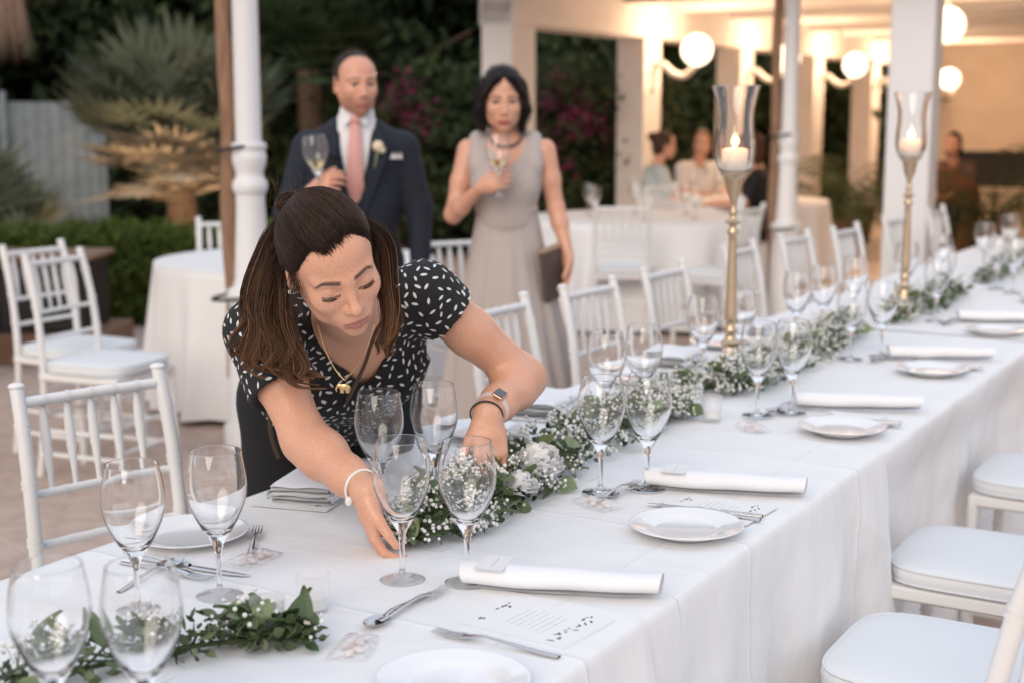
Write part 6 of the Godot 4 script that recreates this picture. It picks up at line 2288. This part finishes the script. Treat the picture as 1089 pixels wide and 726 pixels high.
func man_standing() -> void:
	var base := Vector3(-0.63, 0, -5.70)
	var who := thing("person", "person in a navy suit and pink tie holding a wine glass", "person", base)
	var T := Transform3D(Basis(Vector3.UP, deg_to_rad(24)) * Basis(Vector3.RIGHT, deg_to_rad(3)), Vector3(-0.618, 1.618, -5.66))
	var s := 1.06
	var skin := Color(0.68, 0.36, 0.25)
	var body := MB.new()
	var S := Sdf.new()
	add_head(S, T, s, true, false)
	S.cone(T * Vector3(0, -0.05, -0.02), base + Vector3(0.01, 1.44, -0.03), 0.056, 0.062, 0.03)
	S.build(body, 0.005, face_colour(T, s, skin, Color(0.10, 0.05, 0.03), Color(0.40, 0.15, 0.12), 0.5, Color(0.16, 0.085, 0.055), true))
	body.col = skin
	var Rw := base + Vector3(-0.135, 1.205, 0.255)
	var Re := base + Vector3(-0.270, 1.10, 0.05)
	var Lw := base + Vector3(0.262, 0.87, 0.06)
	var Le := base + Vector3(0.255, 1.12, -0.03)
	S = Sdf.new()
	S.chain([base + Vector3(0.01, 1.45, -0.03), base + Vector3(-0.19, 1.36, -0.03), Re, Rw], [0.05, 0.045, 0.035, 0.028], 0.02)
	S.chain([base + Vector3(0.01, 1.45, -0.03), base + Vector3(0.19, 1.36, -0.03), Le, Lw], [0.05, 0.045, 0.035, 0.028], 0.02)
	add_hand(S, Rw, Vector3(0.55, 0.35, 0.55), Vector3(0.5, -0.3, -0.75), false, [0.65, 0.7, 0.75, 0.8], 1.08)
	add_hand(S, Lw, Vector3(0.0, -1, 0.15), Vector3(-1, 0, -0.2), true, [0.25, 0.3, 0.35, 0.4], 1.08)
	S.build(body, 0.005)
	putw(who, "body", body, M.skin, base)
	# shirt and tie
	mat("shirt", lin(0.74, 0.74, 0.76), 0.8)
	mat("navy_suit", lin(0.0095, 0.0135, 0.026), 0.85)
	M.navy_suit.rim_enabled = true
	M.navy_suit.rim = 0.12
	mat("pink_tie", lin(0.66, 0.34, 0.31), 0.6)
	var sh := MB.new()
	S = Sdf.new()
	S.ell(base + Vector3(0, 1.26, -0.01), Vector3(0.165, 0.24, 0.112), Basis(), 0.03)
	S.cone(base + Vector3(0.005, 1.38, -0.01), base + Vector3(0.01, 1.505, -0.005), 0.078, 0.069, 0.03)
	S.build(sh, 0.008)
	# collar wings
	for x in [-1.0, 1.0]:
		var c := base + Vector3(0.012, 1.49, 0.055)
		sh.flat(c + Vector3(0, 0.015, 0.018), c + Vector3(x * 0.062, 0.035, -0.02), c + Vector3(x * 0.045, -0.035, 0.045))
		sh.flat(c + Vector3(0, 0.015, 0.018), c + Vector3(x * 0.045, -0.035, 0.045), c + Vector3(x * 0.006, -0.008, 0.04))
	putw(who, "shirt", sh, M.shirt, base)
	var tie := MB.new()
	tie.grid(4, 14, func(u: float, v: float) -> Vector3:
		var w := lerpf(0.020, 0.046, v) * (1.0 - 0.75 * smoothstep(0.93, 1.0, v))
		var e := (u - 0.5) * 2.0
		return base + Vector3(0.012 + e * w, 1.475 - v * 0.44, 0.092 + 0.042 * sin(PI * minf(v * 1.1, 1.0)) - 0.012 * e * e), Vector3(0, 0, 1))
	tie.ball(base + Vector3(0.012, 1.478, 0.088), Vector3(0.023, 0.020, 0.016), 6, 10)
	putw(who, "tie", tie, M.pink_tie, base)
	# jacket
	var jk := MB.new()
	S = Sdf.new()
	S.ell(base + Vector3(0, 1.24, -0.015), Vector3(0.192, 0.27, 0.130), Basis(), 0.04)
	S.chain([base + Vector3(0, 1.10, -0.01), base + Vector3(0, 0.92, -0.01)], [0.155, 0.165], 0.08)
	S.ell(base + Vector3(0, 0.90, -0.01), Vector3(0.190, 0.13, 0.14), Basis(), 0.06)
	for x in [-1.0, 1.0]:
		S.cone(base + Vector3(0, 1.405, -0.03), base + Vector3(x * 0.182, 1.372, -0.03), 0.072, 0.058, 0.04)
	S.chain([base + Vector3(-0.195, 1.365, -0.03), Re, Re.lerp(Rw, 0.92)], [0.062, 0.052, 0.040], 0.03)
	S.chain([base + Vector3(0.195, 1.365, -0.03), Le, Le.lerp(Lw, 0.94)], [0.062, 0.052, 0.041], 0.03)
	S.cone(base + Vector3(0.01, 1.56, 0.0), base + Vector3(0.01, 1.45, 0.03), 0.080, 0.072, 0.006, true)
	S.cone(base + Vector3(0.012, 1.50, 0.10), base + Vector3(0.012, 1.04, 0.150), 0.088, 0.004, 0.005, true)
	S.build(jk, 0.012)
	var jo := putw(who, "jacket", jk, M.navy_suit, base)
	for x in [-1.0, 1.0]:
		var lp := MB.new()
		var o := base + Vector3(0.012, 0, 0)
		lp.flat(o + Vector3(x * 0.078, 1.485, 0.02), o + Vector3(x * 0.135, 1.36, 0.118), o + Vector3(x * 0.068, 1.33, 0.133), Vector3(0, 0.3, 1))
		lp.flat(o + Vector3(x * 0.135, 1.355, 0.119), o + Vector3(x * 0.014, 1.03, 0.162), o + Vector3(x * 0.066, 1.31, 0.138), Vector3(0, 0.1, 1))
		putw(jo, "lapel", lp, M.navy_suit, base)
	# boutonniere and pocket square
	var bt := MB.new()
	bt.ball(base + Vector3(0.105, 1.375, 0.128), Vector3(0.022, 0.022, 0.018), 8, 12)
	bt.ball(base + Vector3(0.120, 1.36, 0.126), Vector3(0.014, 0.014, 0.012), 6, 10)
	mat("cream_rose", lin(0.72, 0.62, 0.46), 0.8)
	putw(who, "boutonniere", bt, M.cream_rose, base)
	bt = MB.new()
	bt.tube([base + Vector3(0.105, 1.36, 0.130), base + Vector3(0.090, 1.29, 0.134)], [0.006, 0.003], 6)
	putw(who, "boutonniere_stem", bt, M.leaf_round, base)
	bt = MB.new()
	for k in 3: bt.flat(base + Vector3(0.150 + k * 0.016, 1.325, 0.112 - k * 0.008), base + Vector3(0.170 + k * 0.014, 1.325, 0.105 - k * 0.008), base + Vector3(0.163 + k * 0.014, 1.352, 0.112 - k * 0.008), Vector3(0, 0, 1))
	putw(who, "pocket_square", bt, M.shirt, base)
	# trousers and shoes
	var tr := MB.new()
	S = Sdf.new()
	for x in [-1.0, 1.0]:
		S.chain([base + Vector3(x * 0.09, 0.92, 0), base + Vector3(x * 0.10, 0.50, 0.01), base + Vector3(x * 0.105, 0.06, -0.02)], [0.10, 0.075, 0.066], 0.03)
	S.build(tr, 0.020)
	putw(who, "trousers", tr, M.navy_suit, base)
	for x in [-1.0, 1.0]:
		var so := MB.new()
		S = Sdf.new()
		S.chain([base + Vector3(x * 0.105, 0.035, -0.05), base + Vector3(x * 0.115, 0.035, 0.06), base + Vector3(x * 0.125, 0.025, 0.17)], [0.040, 0.042, 0.030], 0.02)
		S.cut(Vector3(0, 0.002, 0), Vector3.DOWN)
		S.build(so, 0.010)
		putw(who, "shoe", so, M.strap, base)
	# short receding hair
	var hb := MB.new()
	hb.col = Color(0.030, 0.020, 0.015)
	S = Sdf.new()
	S.ell(T * (Vector3(0, 0.030, -0.022) * s), Vector3(0.0765, 0.0895, 0.0945) * s, T.basis, 0.01)
	S.ell(T * (Vector3(0, -0.056, 0.086) * s), Vector3(0.12, 0.160, 0.088) * s, T.basis, 0.01, true)
	S.ell(T * (Vector3(0, -0.10, -0.01) * s), Vector3(0.12, 0.095, 0.10) * s, T.basis, 0.01, true)
	for x in [-1.0, 1.0]: S.ell(T * (Vector3(x * 0.052, 0.085, 0.062) * s), Vector3(0.030, 0.035, 0.035) * s, T.basis, 0.01, true)
	S.build(hb, 0.005)
	var hr := RandomNumberGenerator.new()
	hr.seed = 4
	var nb := hb.v.size()
	for k in 900:
		var q := hr.randi() % nb
		var p := hb.v[q]
		var n := hb.n[q]
		var g := hr.randf_range(0.5, 1.8)
		strand(hb, [p, p + n * 0.006 + Vector3(0, 0.004, 0.0), p + n * 0.010 + Vector3(hr.randfn() * 0.004, 0.006, 0.002)], 0.0011, Color(0.030, 0.020, 0.015) * g, Color(0.045, 0.030, 0.022) * g)
	putw(who, "hair", hb, M.hair, base)
	held_glass(base + Vector3(-0.105, 1.255, 0.315), 0.30, "wine glass of white wine held by the standing guest in the navy suit", 1.02)

func held_glass(grip: Vector3, lean: float, label: String, s: float) -> void:
	var o := Basis(Vector3(0, 0, 1), lean * 0.3) * Basis(Vector3.RIGHT, lean * 0.2)
	var t := thing("held_wine_glass", label, "wine glass", grip - o * Vector3(0, 0.07 * s, 0), 0, "glasses in guests' hands")
	put(t, "bowl", glass_parts[0], M.glass, Transform3D(o.scaled(Vector3.ONE * s), Vector3.ZERO))
	put(t, "stem", glass_parts[1], M.glass, Transform3D(o.scaled(Vector3.ONE * s), Vector3.ZERO))
	if not M.has("white_wine"):
		var m := mat("white_wine", Color(0.98, 0.93, 0.75, 0.02), 0.0)
		m.refraction_enabled = true
		m.refraction_scale = 0.033
	var b := MB.new()
	b.lathe([Vector2(0, 0.1025), Vector2(0.0100, 0.1055), Vector2(0.0215, 0.119), Vector2(0.0325, 0.138), Vector2(0.0345, 0.142), Vector2(0, 0.142)], 24)
	put(t, "wine", b.mesh(), M.white_wine, Transform3D(o.scaled(Vector3.ONE * s), Vector3.ZERO))

func woman_standing() -> void:
	var base := Vector3(-0.015, 0, -5.50)
	var who := thing("person", "person in a long taupe sleeveless dress holding a glass and a clutch", "person", base)
	var T := Transform3D(Basis(Vector3.UP, deg_to_rad(4)) * Basis(Vector3.RIGHT, deg_to_rad(9)), Vector3(-0.035, 1.555, -5.455))
	var s := 0.99
	var skin := Color(0.68, 0.375, 0.255)
	var body := MB.new()
	var S := Sdf.new()
	add_head(S, T, s)
	S.cone(T * Vector3(0, -0.05, -0.02), base + Vector3(-0.01, 1.40, -0.03), 0.047, 0.055, 0.03)
	S.build(body, 0.005, face_colour(T, s, skin, Color(0.02, 0.013, 0.01), Color(0.40, 0.10, 0.09), 0.0, Color.BLACK, true))
	body.col = skin
	var Rs := base + Vector3(-0.155, 1.362, -0.02)
	var Re := base + Vector3(-0.213, 1.115, 0.03)
	var Rw := base + Vector3(-0.105, 1.225, 0.185)
	var Ls := base + Vector3(0.142, 1.362, -0.02)
	var Le := base + Vector3(0.188, 1.13, -0.01)
	var Lw := base + Vector3(0.232, 0.965, 0.05)
	S = Sdf.new()
	S.ell(base + Vector3(-0.01, 1.33, -0.02), Vector3(0.15, 0.10, 0.082), Basis(), 0.03)
	S.cone(base + Vector3(-0.01, 1.44, -0.03), base + Vector3(-0.01, 1.36, -0.02), 0.052, 0.07, 0.04)
	S.chain([Rs, Rs.lerp(Re, 0.5), Re], [0.043, 0.039, 0.033], 0.02)
	S.chain([Re, Re.lerp(Rw, 0.3), Rw], [0.034, 0.033, 0.022], 0.02)
	S.chain([Ls, Ls.lerp(Le, 0.5), Le], [0.043, 0.038, 0.032], 0.02)
	S.chain([Le, Le.lerp(Lw, 0.3), Lw], [0.033, 0.032, 0.022], 0.02)
	S.cone(base + Vector3(0, 1.3, 0), base + Vector3(0, 0.35, 0), 0.08, 0.10, 0.03)
	S.chain([base + Vector3(-0.05, 0.4, 0), base + Vector3(-0.05, 0.07, 0)], [0.05, 0.035], 0.02)
	S.chain([base + Vector3(0.07, 0.4, 0), base + Vector3(0.07, 0.07, 0)], [0.05, 0.035], 0.02)
	S.build(body, 0.009)
	S = Sdf.new()
	add_hand(S, Rw, Vector3(0.75, 0.30, 0.4), Vector3(0.4, -0.1, -0.9), false, [0.6, 0.65, 0.7, 0.75], 0.95)
	add_hand(S, Lw, Vector3(0.02, -1, 0.12), Vector3(-0.95, 0, 0.2), true, [0.45, 0.45, 0.45, 0.45], 0.95)
	S.build(body, 0.0045)
	putw(who, "body", body, M.skin, base)
	# dress
	var dm := mat("taupe_dress", Color.WHITE, 0.7)
	dm.albedo_texture = noise_tex(0.15, [[0.0, lin(0.36, 0.30, 0.275)], [0.6, lin(0.45, 0.39, 0.365)], [1.0, lin(0.56, 0.51, 0.49)]], 512, 3, 71)
	tri_map(dm, Vector3(5, 5, 5), false)
	dm.rim_enabled = true
	dm.rim = 0.2
	var dr := MB.new()
	S = Sdf.new()
	S.ell(base + Vector3(-0.01, 1.28, -0.015), Vector3(0.152, 0.15, 0.092), Basis(), 0.03)
	for x in [-1.0, 1.0]:
		S.ell(base + Vector3(x * 0.066 - 0.01, 1.235, 0.065), Vector3(0.062, 0.066, 0.05), Basis(), 0.04)
		S.cone(base + Vector3(x * 0.105 - 0.01, 1.40, -0.025), base + Vector3(x * 0.10 - 0.01, 1.30, 0.045), 0.038, 0.045, 0.02)
	S.cone(base + Vector3(-0.01, 1.20, 0), base + Vector3(-0.005, 1.10, 0.0), 0.120, 0.116, 0.05)
	S.cone(base + Vector3(-0.01, 1.46, 0.01), base + Vector3(-0.005, 1.27, 0.115), 0.062, 0.012, 0.005, true)
	S.build(dr, 0.009)
	var fz := FastNoiseLite.new()
	fz.seed = 5
	fz.frequency = 1.2
	var at := base
	dr.grid(120, 30, func(u: float, v: float) -> Vector3:
		var a := u * TAU
		var y := lerpf(1.16, 0.03, v)
		var r0 := lerpf(0.117, 0.29, smoothstep(0.0, 1.0, pow(v, 0.72)))
		var pl := (0.016 * sin(a * 13.0 + 2.0 * v) + 0.010 * sin(a * 22.0 + 1.0)) * smoothstep(0.05, 0.9, v)
		var r2 := r0 + pl + 0.03 * v * fz.get_noise_2d(cos(a) * 2.0, sin(a) * 2.0 + v)
		return at + Vector3(-0.005 + cos(a) * r2 * 1.0 + 0.015 * v, y, sin(a) * r2 * 0.80), Vector3.ZERO)
	for j in dr.n.size():
		var o := dr.v[j] - at
		if dr.v[j].y < 1.1 and dr.n[j].dot(Vector3(o.x, 0.05, o.z)) < 0.0: dr.n[j] = -dr.n[j]
	putw(who, "dress", dr, dm, base)
	var wb := MB.new()
	wb.lathe([Vector2(0.118, -0.014), Vector2(0.124, -0.010), Vector2(0.124, 0.010), Vector2(0.118, 0.014)], 40, Transform3D(Basis().scaled(Vector3(1, 1, 0.92)), base + Vector3(-0.006, 1.135, 0)))
	putw(who, "waistband", wb, dm, base)
	# dark bob
	var hb := MB.new()
	hb.col = Color(0.008, 0.007, 0.0065)
	S = Sdf.new()
	S.ell(T * (Vector3(0, 0.032, -0.022) * s), Vector3(0.081, 0.096, 0.099) * s, T.basis, 0.02)
	for x in [-1.0, 1.0]:
		S.chain([T * Vector3(x * 0.070, 0.04, 0.0), T * Vector3(x * 0.080, -0.04, -0.005), T * Vector3(x * 0.074, -0.115, 0.004)], [0.022, 0.024, 0.014], 0.03)
		S.cone(T * Vector3(x * 0.03, 0.088, 0.065), T * Vector3(x * 0.073, 0.02, 0.052), 0.018, 0.016, 0.02)
	S.ell(T * Vector3(0, -0.045, -0.06), Vector3(0.085, 0.085, 0.05), T.basis, 0.03)
	S.ell(T * Vector3(0.006, -0.035, 0.115), Vector3(0.060, 0.098, 0.085), T.basis, 0.006, true)
	S.build(hb, 0.006)
	var hr := RandomNumberGenerator.new()
	hr.seed = 6
	var nb := hb.v.size()
	for k in 1100:
		var q := hr.randi() % nb
		var p := hb.v[q]
		var g := hr.randf_range(0.6, 2.4)
		var o := hb.n[q] * 0.004
		strand(hb, [p + Vector3(0, 0.012, 0) + o * 0.5, p + o, p + o * 1.3 + Vector3(hr.randfn() * 0.004, -0.022, hr.randfn() * 0.003)], 0.0013, Color(0.009, 0.007, 0.006) * g, Color(0.012, 0.009, 0.008) * g)
	putw(who, "hair", hb, M.hair, base)
	var nk := MB.new()
	var loop := []
	for k in 21:
		var a := PI * k / 20.0
		loop.append(base + Vector3(-0.01 + cos(a) * 0.068, 1.428 - 0.052 * sin(a), 0.0 + 0.075 * sin(a)))
	nk.tube(loop, 0.006, 6)
	mat("bead_necklace", lin(0.10, 0.075, 0.065), 0.35)
	putw(who, "necklace", nk, M.bead_necklace, base)
	for x in [-1.0, 1.0]:
		var so := MB.new()
		S = Sdf.new()
		S.chain([base + Vector3(x * 0.06 + 0.01, 0.055, -0.03), base + Vector3(x * 0.065 + 0.01, 0.035, 0.05), base + Vector3(x * 0.07 + 0.01, 0.02, 0.13)], [0.030, 0.032, 0.022], 0.02)
		S.cut(Vector3(0, 0.002, 0), Vector3.DOWN)
		S.build(so, 0.010)
		putw(who, "shoe", so, M.strap, base)
	held_glass(base + Vector3(-0.035, 1.265, 0.245), 0.1, "wine glass of white wine held by the guest in the taupe dress", 0.98)
	# clutch bag
	var cl := thing("clutch_bag", "dark taupe clutch bag in the hand of the guest in the long dress", "bag", base + Vector3(0.185, 0.80, 0.06), 0.9)
	var cb := MB.new()
	cb.box(Vector3(0, 0.09, 0), Vector3(0.15, 0.20, 0.03), 0.012)
	mat("clutch_leather", lin(0.085, 0.062, 0.055), 0.5)
	put(cl, "pouch", cb.mesh(), M.clutch_leather, Transform3D(Basis(Vector3(0, 0, 1), 0.15), Vector3.ZERO))
	cb = MB.new()
	cb.box(Vector3(0, 0.192, 0), Vector3(0.152, 0.016, 0.034), 0.005)
	put(cl, "frame", cb.mesh(), M.brass, Transform3D(Basis(Vector3(0, 0, 1), 0.15), Vector3.ZERO))

func seated(hip: Vector3, turn: float, look: float, top: Color, hairc: Color, bun: bool, label: String, reach: Vector3, seed_: int) -> void:
	var who := thing("person", label, "person", Vector3(hip.x, 0, hip.z), turn, "guests seated in the pavilion")
	var skin := Color(0.68, 0.38, 0.26)
	var B := Vector3(0, hip.y, 0)
	var T := Transform3D(Basis(Vector3.UP, look) * Basis(Vector3.RIGHT, 0.1), B + Vector3(0, 0.775, 0.07))
	var body := MB.new()
	var S := Sdf.new()
	add_head(S, T, 1.0)
	S.cone(T * Vector3(0, -0.05, -0.02), B + Vector3(0, 0.58, 0.0), 0.048, 0.055, 0.03)
	S.build(body, 0.010, face_colour(T, 1.0, skin, hairc, Color(0.4, 0.12, 0.1)))
	body.col = skin
	S = Sdf.new()
	for x in [-1.0, 1.0]:
		var sh := B + Vector3(x * 0.175, 0.54, 0.0)
		var el := B + Vector3(x * 0.23, 0.30, 0.10)
		var wr := B + Vector3(x * maxf(reach.x - 0.25, 0.08), reach.y, 0.32 + reach.z * 0.2)
		S.chain([sh, el, wr], [0.045, 0.040, 0.027], 0.02)
		add_hand(S, wr, Vector3(-x * 0.2, -0.1, 1), Vector3(0, -1, -0.1), x > 0.0, [0.3, 0.3, 0.35, 0.4], 0.95)
	S.build(body, 0.012)
	put(who, "body", body.mesh(), M.skin)
	var tp := MB.new()
	S = Sdf.new()
	S.chain([B + Vector3(0, 0.10, 0), B + Vector3(0, 0.30, 0.0), B + Vector3(0, 0.44, 0.0)], [0.135, 0.125, 0.125], 0.06)
	S.ell(B + Vector3(0, 0.42, 0.01), Vector3(0.18, 0.17, 0.12), Basis(), 0.05)
	for x in [-1.0, 1.0]:
		S.chain([B + Vector3(x * 0.06, 0.55, -0.01), B + Vector3(x * 0.175, 0.53, 0.0), B + Vector3(x * 0.21, 0.38, 0.06)], [0.06, 0.062, 0.058], 0.03)
	S.cone(B + Vector3(0, 0.64, 0.02), B + Vector3(0, 0.52, 0.10), 0.065, 0.05, 0.005, true)
	S.build(tp, 0.016)
	put(who, "top", tp.mesh(), mat("guest_top_%d" % seed_, top, 0.8))
	var tr := MB.new()
	S = Sdf.new()
	for x in [-1.0, 1.0]:
		S.chain([B + Vector3(x * 0.08, 0.07, 0), B + Vector3(x * 0.10, 0.09, 0.42), B + Vector3(x * 0.10, -B.y + 0.10, 0.46)], [0.095, 0.075, 0.055], 0.03)
	S.ell(B + Vector3(0, 0.10, 0), Vector3(0.17, 0.11, 0.14), Basis(), 0.04)
	S.build(tr, 0.020)
	put(who, "trousers", tr.mesh(), M.trouser_black)
	for x in [-1.0, 1.0]:
		var so := MB.new()
		S = Sdf.new()
		S.chain([Vector3(x * 0.10, 0.045, 0.43), Vector3(x * 0.11, 0.04, 0.60)], [0.040, 0.030], 0.02)
		S.cut(Vector3(0, 0.014, 0), Vector3.DOWN)
		S.build(so, 0.012)
		put(who, "shoe", so.mesh(), M.strap)
	var hb := MB.new()
	hb.col = hairc
	S = Sdf.new()
	S.ell(T * Vector3(0, 0.032, -0.022), Vector3(0.083, 0.096, 0.100), T.basis, 0.02)
	S.ell(T * Vector3(0, -0.035, -0.055), Vector3(0.078, 0.075, 0.055), T.basis, 0.03)
	if bun: S.ell(T * Vector3(0, 0.06, -0.125), Vector3(0.042, 0.042, 0.040), T.basis, 0.02)
	else: S.ell(T * Vector3(0, -0.09, -0.05), Vector3(0.085, 0.085, 0.05), T.basis, 0.04)
	S.ell(T * Vector3(0, -0.045, 0.100), Vector3(0.080, 0.106, 0.086), T.basis, 0.008, true)
	S.build(hb, 0.011)
	put(who, "hair", hb.mesh(), M.hair)
